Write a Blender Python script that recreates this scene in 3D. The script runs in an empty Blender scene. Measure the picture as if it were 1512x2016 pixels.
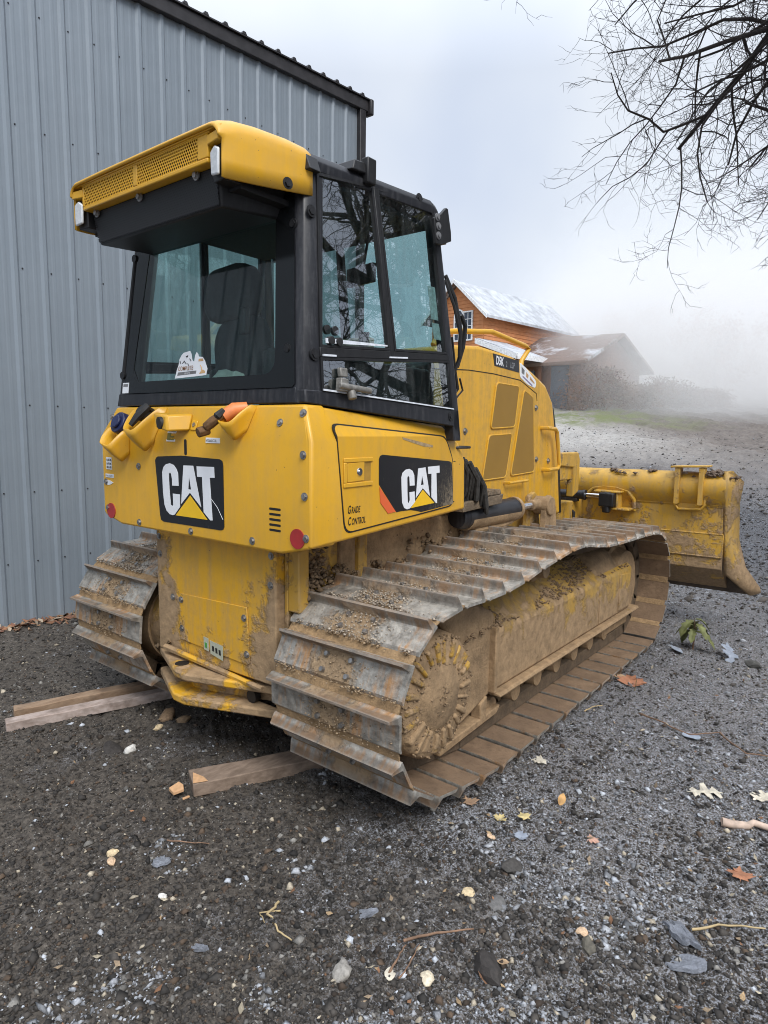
import bpy, bmesh, math, random
import numpy as np
from mathutils import Vector, Matrix, Euler
R = math.radians
scene = bpy.context.scene
COL = scene.collection

# ------------------------------------------------------------------ camera
cd = bpy.data.cameras.new("camera"); cam = bpy.data.objects.new("camera", cd); COL.objects.link(cam)
cd.sensor_fit = 'VERTICAL'; cd.sensor_height = 24.0; cd.lens = 1275.50 / 2016.0 * 24.0
cd.clip_start = 0.05; cd.clip_end = 800
CAMAXES = ((0.782902, 0.621962, 0.015101), (-0.090547, 0.089896, 0.991827), (0.615521, -0.777870, 0.126696))
cam.matrix_world = Matrix.Translation((2.394036, -2.115209, 1.479705)) @ Matrix(CAMAXES).transposed().to_4x4()
scene.camera = cam

# ------------------------------------------------------------------ sky, sun, exposure
SUN_EL, SUN_AZ = 48.0, 118.0          # azimuth from +Y towards +X
w = bpy.data.worlds.new("World"); scene.world = w; w.use_nodes = True
wt = w.node_tree; wt.nodes.clear()
wo = wt.nodes.new('ShaderNodeOutputWorld'); wb = wt.nodes.new('ShaderNodeBackground')
sky = wt.nodes.new('ShaderNodeTexSky'); sky.sky_type = 'NISHITA'; sky.sun_disc = False
sky.sun_elevation = R(SUN_EL); sky.sun_rotation = R(SUN_AZ)
wc = wt.nodes.new('ShaderNodeTexCoord')
wn = wt.nodes.new('ShaderNodeTexNoise'); wn.inputs['Scale'].default_value = 2.2; wn.inputs['Detail'].default_value = 4; wn.inputs['Roughness'].default_value = .45
wr = wt.nodes.new('ShaderNodeValToRGB')
wr.color_ramp.elements[0].position = .34; wr.color_ramp.elements[0].color = (6.6, 7.5, 9.3, 1)
wr.color_ramp.elements[1].position = .62; wr.color_ramp.elements[1].color = (8.9, 9.5, 10.4, 1)
wsep = wt.nodes.new('ShaderNodeSeparateXYZ')
wm = wt.nodes.new('ShaderNodeMapRange'); wm.inputs[1].default_value = 0.45; wm.inputs[2].default_value = 1.0; wm.inputs[3].default_value = .95; wm.inputs[4].default_value = 2.6
wmul = wt.nodes.new('ShaderNodeVectorMath'); wmul.operation = 'SCALE'
wmix = wt.nodes.new('ShaderNodeMix'); wmix.data_type = 'RGBA'; wmix.inputs[0].default_value = .93
L = wt.links.new
L(wc.outputs['Generated'], wn.inputs['Vector']); L(wn.outputs['Fac'], wr.inputs[0])
L(wc.outputs['Generated'], wsep.inputs[0]); L(wsep.outputs['Z'], wm.inputs[0])
L(wr.outputs[0], wmul.inputs[0]); L(wm.outputs[0], wmul.inputs['Scale'])
L(sky.outputs[0], wmix.inputs[6]); L(wmul.outputs[0], wmix.inputs[7])
L(wmix.outputs[2], wb.inputs['Color']); wb.inputs['Strength'].default_value = 0.0585
L(wb.outputs[0], wo.inputs['Surface'])
sd = bpy.data.lights.new("sun", 'SUN'); sd.energy = 1.5; sd.angle = R(28); sd.color = (1, .965, .91)
so = bpy.data.objects.new("sun", sd); COL.objects.link(so); so.location = (8, -4, 12)
sdir = Vector((math.sin(R(SUN_AZ)) * math.cos(R(SUN_EL)), math.cos(R(SUN_AZ)) * math.cos(R(SUN_EL)), math.sin(R(SUN_EL))))
so.rotation_euler = sdir.to_track_quat('Z', 'Y').to_euler()
vs = scene.view_settings; scene.display_settings.display_device = 'sRGB'
vs.view_transform = 'Standard'; vs.look = 'None'; vs.gamma = 1; vs.use_curve_mapping = False
vs.exposure = 0.8
cy = scene.cycles
cy.max_bounces = 9; cy.diffuse_bounces = 3; cy.glossy_bounces = 3; cy.transmission_bounces = 4; cy.transparent_max_bounces = 16; cy.volume_bounces = 5
cy.use_denoising = True; cy.filter_width = 1.0
cy.sample_clamp_indirect = 4.0
cy.volume_step_rate = 4.0; cy.volume_max_steps = 48

# ------------------------------------------------------------------ mesh helpers
class MB:
    def __init__(s): s.v = []; s.f = []; s.m = []
    def add(s, verts, faces, mi=0):
        b = len(s.v); s.v += [tuple(p) for p in verts]
        for f in faces: s.f.append(tuple(b + i for i in f)); s.m.append(mi)
        return s
    def hexa(s, lo, hi, mi=0):
        return s.add(list(lo) + list(hi), [(3, 2, 1, 0), (4, 5, 6, 7), (0, 1, 5, 4), (1, 2, 6, 5), (2, 3, 7, 6), (3, 0, 4, 7)], mi)
    def box(s, x0, x1, y0, y1, z0, z1, mi=0):
        return s.hexa([(x0, y0, z0), (x1, y0, z0), (x1, y1, z0), (x0, y1, z0)], [(x0, y0, z1), (x1, y0, z1), (x1, y1, z1), (x0, y1, z1)], mi)
    def prism(s, poly, vec, mi=0):
        p = [Vector(q) for q in poly]; v = Vector(vec); n = len(p)
        # make the first cap face away from vec
        nr = Vector((0, 0, 0))
        for i in range(n): nr += (p[i] - p[0]).cross(p[(i + 1) % n] - p[0])
        if nr.dot(v) > 0: p.reverse()
        q = [a + v for a in p]
        fs = [tuple(range(n)), tuple(range(2 * n - 1, n - 1, -1))]
        fs += [(j, i, n + i, n + j) for i in range(n) for j in [(i + 1) % n]]
        return s.add(p + q, fs, mi)
    def loft(s, rings, cap=True, mi=0):
        n = len(rings[0]); vs = [p for r in rings for p in r]; fs = []
        for k in range(len(rings) - 1):
            for i in range(n):
                j = (i + 1) % n
                fs.append((k * n + i, k * n + j, (k + 1) * n + j, (k + 1) * n + i))
        if cap: fs += [tuple(range(n - 1, -1, -1)), tuple(range((len(rings) - 1) * n, len(rings) * n))]
        return s.add(vs, fs, mi)
    def tube(s, pts, r, n=8, cap=True, mi=0):
        pts = [Vector(p) for p in pts]; rs = r if isinstance(r, (list, tuple)) else [r] * len(pts)
        rings = []; u = None
        for i, p in enumerate(pts):
            t = (pts[min(i + 1, len(pts) - 1)] - pts[max(i - 1, 0)]).normalized()
            if u is None:
                u = t.cross(Vector((0, 0, 1)))
                if u.length < .05: u = t.cross(Vector((0, 1, 0)))
            u = (u - t * u.dot(t)).normalized(); v = t.cross(u)
            rings.append([p + (u * math.cos(a) + v * math.sin(a)) * rs[i] for a in [2 * math.pi * k / n for k in range(n)]])
        return s.loft(rings, cap, mi)
    def cyl(s, p0, p1, r0, r1=None, n=16, mi=0): return s.tube([p0, p1], [r0, r0 if r1 is None else r1], n, True, mi)
    def build(s, name, mats, parent=None, bevel=0, seg=2, smooth=38, solid=0, fix=True):
        me = bpy.data.meshes.new(name); me.from_pydata(s.v, [], s.f)
        ml = mats if isinstance(mats, (list, tuple)) else [mats]
        for m in ml: me.materials.append(m)
        if len(ml) > 1: me.polygons.foreach_set('material_index', s.m)
        if fix:
            bm = bmesh.new(); bm.from_mesh(me); bmesh.ops.recalc_face_normals(bm, faces=bm.faces); bm.to_mesh(me); bm.free()
        if smooth:
            me.polygons.foreach_set('use_smooth', [True] * len(me.polygons)); me.set_sharp_from_angle(angle=R(smooth))
        me.update()
        o = bpy.data.objects.new(name, me); COL.objects.link(o)
        if parent is not None: adopt(o, parent)
        if solid:
            md = o.modifiers.new('solid', 'SOLIDIFY'); md.thickness = solid; md.offset = 0
        if bevel:
            md = o.modifiers.new('bevel', 'BEVEL'); md.width = bevel; md.segments = seg; md.limit_method = 'ANGLE'; md.angle_limit = R(30); md.harden_normals = False
        return o
ROOTS = {}
def adopt(o, parent):
    o.parent = parent
    if parent.name in ROOTS: o.matrix_parent_inverse = Matrix.Translation(-Vector(ROOTS[parent.name]))
def empty(name, loc, label, cat, group=None):
    o = bpy.data.objects.new(name, None); COL.objects.link(o); o.location = loc; o.empty_display_size = .2
    o['label'] = label; o['category'] = cat
    if group: o['group'] = group
    ROOTS[o.name] = loc
    return o
def tag(o, label, cat, group=None):
    o['label'] = label; o['category'] = cat
    if group: o['group'] = group
    return o
def bigmesh(name, V, F, mat, parent=None, col=None, smooth=False):
    """V (n,3) float, F (m,k) int numpy arrays"""
    me = bpy.data.meshes.new(name); n = len(V); m, k = F.shape
    me.vertices.add(n); me.vertices.foreach_set('co', np.ascontiguousarray(V, dtype=np.float32).ravel())
    me.loops.add(m * k); me.loops.foreach_set('vertex_index', np.ascontiguousarray(F, dtype=np.int32).ravel())
    me.polygons.add(m); me.polygons.foreach_set('loop_start', np.arange(0, m * k, k, dtype=np.int32))
    if smooth: me.polygons.foreach_set('use_smooth', np.ones(m, dtype=bool))
    me.update(calc_edges=True)
    if col is not None:
        at = me.color_attributes.new('Col', 'FLOAT_COLOR', 'POINT'); c4 = np.ones((n, 4), dtype=np.float32); c4[:, :3] = col
        at.data.foreach_set('color', c4.ravel())
    me.materials.append(mat)
    o = bpy.data.objects.new(name, me); COL.objects.link(o)
    if parent is not None: adopt(o, parent)
    return o
def arc(cx, cy_, r, a0, a1, n): return [(cx + r * math.cos(a0 + (a1 - a0) * i / n), cy_ + r * math.sin(a0 + (a1 - a0) * i / n)) for i in range(n + 1)]
def roundpoly(pts, r, n=4):
    out = []; N = len(pts)
    for i in range(N):
        p = Vector(pts[i]); a = Vector(pts[i - 1]); b = Vector(pts[(i + 1) % N])
        da = (a - p); db = (b - p); q = min(r, da.length * .45, db.length * .45)
        p0 = p + da.normalized() * q; p1 = p + db.normalized() * q
        for k in range(n + 1):
            t = k / n; out.append(tuple(p0 * (1 - t) ** 2 + p * 2 * t * (1 - t) + p1 * t * t))
    return out
def hash2(ix, iy, seed):
    h = (ix.astype(np.int64) * 374761393 + iy.astype(np.int64) * 668265263 + seed * 982451653) & 0x7fffffff
    h = ((h ^ (h >> 13)) * 1274126177) & 0x7fffffff
    return ((h ^ (h >> 16)) & 0xffff) / 65535.0
def vnoise(x, y, seed=0):
    ix = np.floor(x); iy = np.floor(y); fx = x - ix; fy = y - iy; fx = fx * fx * (3 - 2 * fx); fy = fy * fy * (3 - 2 * fy)
    ix = ix.astype(np.int64); iy = iy.astype(np.int64)
    a = hash2(ix, iy, seed); b = hash2(ix + 1, iy, seed); c = hash2(ix, iy + 1, seed); d = hash2(ix + 1, iy + 1, seed)
    return (a * (1 - fx) + b * fx) * (1 - fy) + (c * (1 - fx) + d * fx) * fy
def fbm(x, y, seed=0, o=4):
    s = 0; a = .5
    for k in range(o): s = s + a * vnoise(x * 2 ** k, y * 2 ** k, seed + k * 17); a *= .5
    return s

# ------------------------------------------------------------------ material helpers
def newmat(name):
    m = bpy.data.materials.new(name); m.use_nodes = True
    nt = m.node_tree; b = nt.nodes['Principled BSDF']
    return m, nt, b
def nd(nt, typ, ins=None, **kw):
    n = nt.nodes.new(typ)
    for k, v in kw.items(): setattr(n, k, v)
    for k, v in (ins or {}).items():
        if hasattr(v, 'is_output') or isinstance(v, bpy.types.NodeSocket): nt.links.new(v, n.inputs[k])
        else: n.inputs[k].default_value = v
    return n
def mixc(nt, fac, a, b, blend='MIX'):
    n = nt.nodes.new('ShaderNodeMix'); n.data_type = 'RGBA'; n.blend_type = blend
    for i, v in ((0, fac), (6, a), (7, b)):
        if isinstance(v, bpy.types.NodeSocket): nt.links.new(v, n.inputs[i])
        else: n.inputs[i].default_value = (*v, 1) if isinstance(v, tuple) and len(v) == 3 else v
    return n.outputs[2]
def math_(nt, op, a, b=None, c=None, clamp=False):
    n = nt.nodes.new('ShaderNodeMath'); n.operation = op; n.use_clamp = clamp
    for i, v in enumerate((a, b, c)):
        if v is None: continue
        if isinstance(v, bpy.types.NodeSocket): nt.links.new(v, n.inputs[i])
        else: n.inputs[i].default_value = v
    return n.outputs[0]
def ramp(nt, x, lo, hi, a=0.0, b=1.0):
    n = nt.nodes.new('ShaderNodeMapRange'); n.clamp = True
    nt.links.new(x, n.inputs[0])
    for i, v in enumerate((lo, hi, a, b)): n.inputs[i + 1].default_value = v
    return n.outputs[0]
def pos(nt, obj=False):
    if obj:
        tc = nt.nodes.new('ShaderNodeTexCoord'); oi = nt.nodes.new('ShaderNodeObjectInfo')
        v = nt.nodes.new('ShaderNodeVectorMath'); v.operation = 'SCALE'; v.inputs[0].default_value = (13.7, 7.3, 31.1); nt.links.new(oi.outputs['Random'], v.inputs['Scale'])
        a = nt.nodes.new('ShaderNodeVectorMath'); a.operation = 'ADD'; nt.links.new(tc.outputs['Object'], a.inputs[0]); nt.links.new(v.outputs[0], a.inputs[1])
        return a.outputs[0], tc.outputs['Object'], oi.outputs['Random']
    return nt.nodes.new('ShaderNodeNewGeometry').outputs['Position']
def noise(nt, vec, scale, detail=4, rough=.55, dist=0):
    n = nd(nt, 'ShaderNodeTexNoise', {'Vector': vec, 'Scale': scale, 'Detail': detail, 'Roughness': rough, 'Distortion': dist}); return n.outputs['Fac']
def stretch(nt, vec, sc):
    n = nt.nodes.new('ShaderNodeVectorMath'); n.operation = 'MULTIPLY'; nt.links.new(vec, n.inputs[0]); n.inputs[1].default_value = sc; return n.outputs[0]
def bump(nt, b, h, strength=.3, dist=.01):
    n = nd(nt, 'ShaderNodeBump', {'Height': h, 'Strength': strength, 'Distance': dist}); nt.links.new(n.outputs[0], b.inputs['Normal'])
def plain(name, col, rough=.6, metal=0, spec=.5, var=.25, scale=14, bmp=0):
    m, nt, b = newmat(name); p = pos(nt); n = noise(nt, p, scale, 5)
    c = mixc(nt, ramp(nt, n, .3, .7), tuple(x * (1 - var) for x in col), tuple(min(1, x * (1 + var)) for x in col))
    nt.links.new(c, b.inputs['Base Color']); b.inputs['Roughness'].default_value = rough; b.inputs['Metallic'].default_value = metal
    b.inputs['Specular IOR Level'].default_value = spec
    if bmp: bump(nt, b, noise(nt, p, scale * 3, 6), bmp, .01)
    return m
YEL = (.71, .380, .021); MUD = (.35, .235, .13)
def yellow(name, mud=0.0, dust=.25, zlo=.2, zhi=1.3, col=YEL, scale=5.0, side=0):
    """CAT-style machine yellow enamel; mud = how much dried mud sits on it (0..1), more of it low down"""
    m, nt, b = newmat(name); p = pos(nt)
    n1 = noise(nt, p, 1.7, 4); n2 = noise(nt, p, 26, 6, .65)
    c = mixc(nt, ramp(nt, n1, .3, .7), tuple(x * .9 for x in col), tuple(x * 1.05 for x in col))
    streak = noise(nt, stretch(nt, p, (9, 9, .9)), 2.2, 5, .6)
    d = math_(nt, 'MULTIPLY', ramp(nt, math_(nt, 'ADD', math_(nt, 'MULTIPLY', streak, .7), math_(nt, 'MULTIPLY', n2, .4)), .47, .8), dust)
    c = mixc(nt, d, c, (.33, .235, .12))
    chip = ramp(nt, noise(nt, p, 70, 3, .5), .735, .755); c = mixc(nt, math_(nt, 'MULTIPLY', chip, .8), c, (.10, .065, .03))
    rough = ramp(nt, d, 0, .4, .33, .65)
    if mud > 0:
        n3 = noise(nt, p, scale, 9, .66, .4); n4 = noise(nt, p, scale * 5, 6, .7)
        sx = nd(nt, 'ShaderNodeSeparateXYZ', {0: p})
        zb = ramp(nt, sx.outputs[2], zlo, zhi, .16, -.10)
        s = math_(nt, 'ADD', math_(nt, 'ADD', math_(nt, 'MULTIPLY', n3, .75), math_(nt, 'MULTIPLY', n4, .25)), zb)
        if side: s = math_(nt, 'ADD', s, ramp(nt, math_(nt, 'ABSOLUTE', sx.outputs[0]), side - .14, side + .12, -.17, .05))
        k = ramp(nt, s, .60 - .33 * mud, .66 - .30 * mud)
        mc = mixc(nt, ramp(nt, n4, .3, .72), tuple(x * .62 for x in MUD), tuple(x * 1.25 for x in MUD))
        c = mixc(nt, k, c, mc)
        rough = math_(nt, 'MAXIMUM', rough, math_(nt, 'MULTIPLY', k, .95))
        bump(nt, b, math_(nt, 'ADD', math_(nt, 'MULTIPLY', k, math_(nt, 'ADD', n4, .5)), math_(nt, 'MULTIPLY', n2, .02)), .7, .012)
    else:
        bump(nt, b, noise(nt, p, 420, 2), .035, .002)
    nt.links.new(c, b.inputs['Base Color']); nt.links.new(rough, b.inputs['Roughness'])
    b.inputs['Coat Weight'].default_value = .12 if mud < .3 else 0; b.inputs['Coat Roughness'].default_value = .25
    return m
M_YEL = yellow('yellow_enamel', 0, .30)
M_YEL2 = yellow('yellow_enamel_dusty', .12, .75, .3, 1.0)
M_YELC = yellow('yellow_case', .42, .7, .35, 1.15, scale=4.2, side=.30)
M_YELF = yellow('yellow_muddy_frame', .60, .9, .1, .75, col=(.50, .29, .045), scale=5.0)
M_YELT = yellow('yellow_track_frame', .56, .95, .15, .62, col=(.50, .30, .06), scale=3.6)
M_YELB = yellow('yellow_blade', .44, .9, .1, .95, col=(.60, .34, .035), scale=7)
def mudmat(name, col=MUD, scale=9):
    m, nt, b = newmat(name); p = pos(nt)
    n = noise(nt, p, scale, 9, .68); n2 = noise(nt, p, scale * 6, 6, .7)
    c = mixc(nt, ramp(nt, n, .34, .66), tuple(x * .62 for x in col), tuple(x * 1.22 for x in col))
    c = mixc(nt, math_(nt, 'MULTIPLY', ramp(nt, n2, .5, .72), .55), c, tuple(x * .45 for x in col))
    nt.links.new(c, b.inputs['Base Color']); b.inputs['Roughness'].default_value = .92
    bump(nt, b, math_(nt, 'ADD', math_(nt, 'MULTIPLY', n, .6), math_(nt, 'MULTIPLY', n2, .5)), .8, .02)
    return m
M_MUD = mudmat('dried_mud')
def blackpaint(name, col=(.014, .0145, .018), rough=.38, streaks=.42):
    m, nt, b = newmat(name); p = pos(nt)
    st = noise(nt, stretch(nt, p, (22, 22, 1.1)), 2.4, 6, .6); n2 = noise(nt, p, 60, 4)
    k = math_(nt, 'MULTIPLY', ramp(nt, math_(nt, 'ADD', math_(nt, 'MULTIPLY', st, .8), math_(nt, 'MULTIPLY', n2, .25)), .5, .78), streaks)
    c = mixc(nt, k, col, (.10, .10, .105))
    nt.links.new(c, b.inputs['Base Color']); nt.links.new(ramp(nt, k, 0, .5, rough, .7), b.inputs['Roughness'])
    bump(nt, b, noise(nt, p, 300, 2), .04, .002)
    return m
M_BLK = blackpaint('black_cab_paint'); M_BLK2 = blackpaint('black_satin', (.009, .009, .010), .5, .15)
M_FRIT = plain('black_glass_border', (.008, .009, .010), .12, 0, .5, .1)
M_RUB = plain('black_rubber_hose', (.018, .018, .019), .6, var=.4, scale=30)
M_HOSE = plain('dirty_black_hose', (.03, .028, .025), .75, var=.6, scale=45)
M_STEEL = plain('bolt_steel', (.34, .33, .32), .42, .85, var=.4, scale=60)
M_CHROME = plain('chrome_rod', (.7, .7, .72), .16, 1, var=.05)
M_WHITE = plain('white_vinyl', (.78, .80, .83), .4, var=.03)
M_RED = plain('red_reflector', (.36, .03, .03), .3, var=.15)
M_ORG = plain('orange_vinyl', (.72, .13, .04), .4, var=.06)
M_TRI = plain('golden_vinyl', (.86, .52, .015), .35, var=.04)
M_INK = plain('black_ink', (.012, .012, .012), .5, var=.1)
M_DARKBLUE = plain('blue_cap_plastic', (.015, .02, .07), .4)
M_GREY = plain('grey_trim', (.16, .16, .165), .6)
M_TAN = plain('sand_plastic', (.32, .28, .2), .7)
M_SEAT = plain('dark_seat_fabric', (.03, .032, .036), .85, var=.2, scale=40)
M_RAG = plain('pale_rag', (.46, .47, .42), .9, var=.15, scale=18, bmp=.6)
M_LENS = plain('lamp_lens', (.72, .74, .75), .15, .3, var=.12, scale=90)
# scratched black decal
def decalmat(name, dirt):
    m, nt, b = newmat(name); p = pos(nt)
    s = noise(nt, stretch(nt, p, (40, 40, 7)), 2.5, 6, .7); n = noise(nt, p, 7, 5)
    k = ramp(nt, math_(nt, 'ADD', math_(nt, 'MULTIPLY', s, .7), math_(nt, 'MULTIPLY', n, .35)), .62, .7)
    if dirt:
        sx = nd(nt, 'ShaderNodeSeparateXYZ', {0: p})
        g = math_(nt, 'MULTIPLY', ramp(nt, sx.outputs[1], .30, .62, 0, 1), ramp(nt, sx.outputs[2], 1.36, 1.12, .25, 1))
        n5 = noise(nt, stretch(nt, p, (60, 60, 26)), 1.6, 6, .75, 1.4)
        k = math_(nt, 'MAXIMUM', math_(nt, 'MULTIPLY', k, .35), math_(nt, 'MULTIPLY', ramp(nt, math_(nt, 'ADD', n5, math_(nt, 'MULTIPLY', g, .24)), .60, .72), g))
    else: k = math_(nt, 'MULTIPLY', k, .3)
    c = mixc(nt, k, (.011, .011, .013), (.27, .22, .15) if dirt else (.2, .2, .2))
    nt.links.new(c, b.inputs['Base Color']); b.inputs['Roughness'].default_value = .32
    return m
M_DEC = decalmat('black_decal_vinyl', False); M_DECD = decalmat('black_decal_vinyl_muddy', True)
# track shoe steel: worn grey plate, rust, dried mud round the bolts
def shoemat():
    m, nt, b = newmat('track_shoe_steel'); v, ob, rnd = pos(nt, True)
    sx = nd(nt, 'ShaderNodeSeparateXYZ', {0: ob})
    n1 = noise(nt, v, 5, 6, .6); n2 = noise(nt, v, 22, 7, .68); n3 = noise(nt, stretch(nt, v, (14, 1.2, 1.2)), 3, 5)
    c = mixc(nt, ramp(nt, n2, .3, .7), (.14, .128, .11), (.52, .49, .435))
    rs = math_(nt, 'ADD', math_(nt, 'ADD', math_(nt, 'MULTIPLY', n1, .55), math_(nt, 'MULTIPLY', n3, .45)), ramp(nt, sx.outputs[2], .014, .04, 0, .07))
    rust = math_(nt, 'MULTIPLY', ramp(nt, rs, .50, .61), .82)
    c = mixc(nt, rust, c, mixc(nt, n2, (.15, .07, .025), (.55, .27, .075)))
    bar_shade = ramp(nt, sx.outputs[2], .016, .03)
    c = mixc(nt, math_(nt, 'MULTIPLY', bar_shade, .62), c, mixc(nt, n2, (.045, .038, .032), (.16, .125, .095)))  # bar colour darkened to stand in for shade on its upright faces
    # bright worn cutting edge of the bar
    edge = ramp(nt, sx.outputs[2], .047, .060)
    c = mixc(nt, math_(nt, 'MULTIPLY', edge, .75), c, mixc(nt, n1, (.20, .16, .12), (.42, .40, .37)))
    # mud: heaps round the middle, thinner elsewhere
    mid = ramp(nt, math_(nt, 'ABSOLUTE', sx.outputs[0]), .02, .20, .30, -.02)
    mk = math_(nt, 'ADD', math_(nt, 'ADD', math_(nt, 'MULTIPLY', noise(nt, v, 8, 8, .66), .8), math_(nt, 'MULTIPLY', n2, .2)), mid)
    k = math_(nt, 'MULTIPLY', ramp(nt, mk, .62, .72), ramp(nt, sx.outputs[2], .02, .05, 1, .25))
    c = mixc(nt, k, c, mixc(nt, n2, (.17, .11, .06), (.44, .315, .19)))
    nt.links.new(c, b.inputs['Base Color'])
    nt.links.new(math_(nt, 'MAXIMUM', math_(nt, 'MULTIPLY', k, .95), ramp(nt, rust, 0, .6, .36, .75)), b.inputs['Roughness'])
    nt.links.new(ramp(nt, math_(nt, 'MAXIMUM', k, rust), 0, .5, .3, 0), b.inputs['Metallic'])
    bump(nt, b, math_(nt, 'ADD', math_(nt, 'MULTIPLY', k, math_(nt, 'ADD', n2, .4)), math_(nt, 'MULTIPLY', n2, .6)), .8, .014)
    return m
M_SHOE = shoemat()
def shoemud():
    m, nt, b = newmat('track_shoe_mud'); v, ob, rnd = pos(nt, True)
    n = noise(nt, v, 7, 8, .66); n2 = noise(nt, v, 40, 6, .7)
    c = mixc(nt, ramp(nt, n, .34, .66), (.135, .085, .05), (.265, .175, .105))
    c = mixc(nt, math_(nt, 'MULTIPLY', ramp(nt, n2, .55, .7), .6), c, (.07, .045, .028))
    c = mixc(nt, math_(nt, 'MULTIPLY', rnd, .55), c, (.16, .105, .065))
    nt.links.new(c, b.inputs['Base Color']); b.inputs['Roughness'].default_value = .9
    bump(nt, b, math_(nt, 'ADD', n, math_(nt, 'MULTIPLY', n2, .5)), .7, .014)
    return m
M_SHOEMUD = shoemud()
def colattr(name, rough=.85, bmp=.3):
    m, nt, b = newmat(name); a = nd(nt, 'ShaderNodeVertexColor', layer_name='Col'); p = pos(nt)
    n = noise(nt, p, 130, 4, .7)
    c = mixc(nt, math_(nt, 'MULTIPLY', ramp(nt, n, .35, .7), .5), a.outputs[0], (.02, .02, .02), 'MIX')
    nt.links.new(c, b.inputs['Base Color']); b.inputs['Roughness'].default_value = rough
    if bmp: bump(nt, b, n, bmp, .004)
    return m
M_STONE = colattr('stone_chips'); M_CLOD = colattr('mud_clods', .95)
def perf(name, colr, hole, pitch, r, plane, diag=False):
    """sheet with real see-through holes cut by alpha; plane = pair of axes the sheet lies in"""
    m, nt, b = newmat(name); p = pos(nt); sx = nd(nt, 'ShaderNodeSeparateXYZ', {0: p})
    a = math_(nt, 'DIVIDE', sx.outputs[plane[0]], pitch); c = math_(nt, 'DIVIDE', sx.outputs[plane[1]], pitch * .866)
    row = math_(nt, 'FLOOR', c); a = math_(nt, 'ADD', a, math_(nt, 'MULTIPLY', math_(nt, 'MODULO', row, 2.0), .5))
    fa = math_(nt, 'SUBTRACT', math_(nt, 'FRACT', a), .5); fc = math_(nt, 'MULTIPLY', math_(nt, 'SUBTRACT', math_(nt, 'FRACT', c), .5), .866)
    dd = math_(nt, 'SQRT', math_(nt, 'ADD', math_(nt, 'MULTIPLY', fa, fa), math_(nt, 'MULTIPLY', fc, fc)))
    k = math_(nt, 'GREATER_THAN', dd, r)
    nt.links.new(k, b.inputs['Alpha']); b.inputs['Base Color'].default_value = (*colr, 1); b.inputs['Roughness'].default_value = .45
    return m
M_PERFY = perf('perforated_yellow', YEL, None, .0125, .35, (0, 2))
M_PERFH = plain('hood_mesh_sheet', (.29, .165, .03), .6, var=.1, scale=3)
M_PERFB = perf('perforated_black', (.03, .03, .032), None, .010, .33, (0, 2))
def glass(name, tint, ior=1.55, dirt=.06):
    m = bpy.data.materials.new(name); m.use_nodes = True; nt = m.node_tree; nt.nodes.clear()
    out = nt.nodes.new('ShaderNodeOutputMaterial'); p = pos(nt)
    t = nd(nt, 'ShaderNodeBsdfTransparent', {'Color': (*tint, 1)}); g = nd(nt, 'ShaderNodeBsdfGlossy', {'Color': (1, 1, 1, 1), 'Roughness': .012})
    fr = nd(nt, 'ShaderNodeFresnel', {'IOR': ior}); bf = nt.nodes.new('ShaderNodeNewGeometry').outputs['Backfacing']
    fk = math_(nt, 'MULTIPLY', fr.outputs[0], math_(nt, 'SUBTRACT', 1.0, bf))
    mx = nt.nodes.new('ShaderNodeMixShader'); nt.links.new(fk, mx.inputs[0]); nt.links.new(t.outputs[0], mx.inputs[1]); nt.links.new(g.outputs[0], mx.inputs[2])
    df = nd(nt, 'ShaderNodeBsdfDiffuse', {'Color': (.35, .36, .36, 1)})
    st = noise(nt, stretch(nt, p, (18, 18, 2.5)), 2, 6, .65)
    k = math_(nt, 'MULTIPLY', ramp(nt, st, .45, .75), dirt)
    m2 = nt.nodes.new('ShaderNodeMixShader'); nt.links.new(k, m2.inputs[0]); nt.links.new(mx.outputs[0], m2.inputs[1]); nt.links.new(df.outputs[0], m2.inputs[2])
    nt.links.new(m2.outputs[0], out.inputs['Surface'])
    return m
M_GLASS = glass('tinted_cab_glass', (.80, .905, .90), 3.0); M_GLASSR = glass('rear_cab_glass', (.84, .95, .935), 1.5, .05)
# ------------------------------------------------------------------ ground
FWD = Vector(CAMAXES[2]) * -1; FS = Vector((FWD.x, FWD.y, 0)).normalized(); FT = Vector((FS.y, -FS.x, 0))
C0 = Vector((cam.matrix_world.translation.x, cam.matrix_world.translation.y, 0))
def st(x, y): return (x - C0.x) * FS.x + (y - C0.y) * FS.y, (x - C0.x) * FT.x + (y - C0.y) * FT.y
def P(s, t, z): q = C0 + FS * s + FT * t; return Vector((q.x, q.y, z))
def gzn(x, y, fine=True):
    s, t = st(x, y)
    h = np.clip(s - 8.2, 0, None)
    z = -.062 + .112 * (np.sqrt(h * h + 1.2) - 1.095)
    far = np.clip((s - 42) / 40, 0, 1); z = z - far * far * 2.0
    z = z + (fbm(x * .55, y * .55, 3, 3) - .45) * .06 * np.clip(h + .35, .35, 3)
    # wheel ruts and churned soil beyond the blade
    z = z + (fbm(s * .55 + t * .12, t * 2.2, 9, 4) - .45) * .34 * np.clip((s - 6.5) / 4, 0, 1) + (fbm(x * 2.6, y * 2.6, 23, 4) - .45) * .16 * np.clip((s - 6.5) / 5, 0, 1)
    if fine:
        z = z + (fbm(x * 7, y * 7, 5, 4) - .45) * .052 + (vnoise(x * 46, y * 46, 7) - .5) * .016 + np.maximum(0, fbm(x * 17, y * 17, 15, 2) - .47) * .05
    return z
def gz(x, y): return float(gzn(np.array([float(x)]), np.array([float(y)]))[0])
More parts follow.
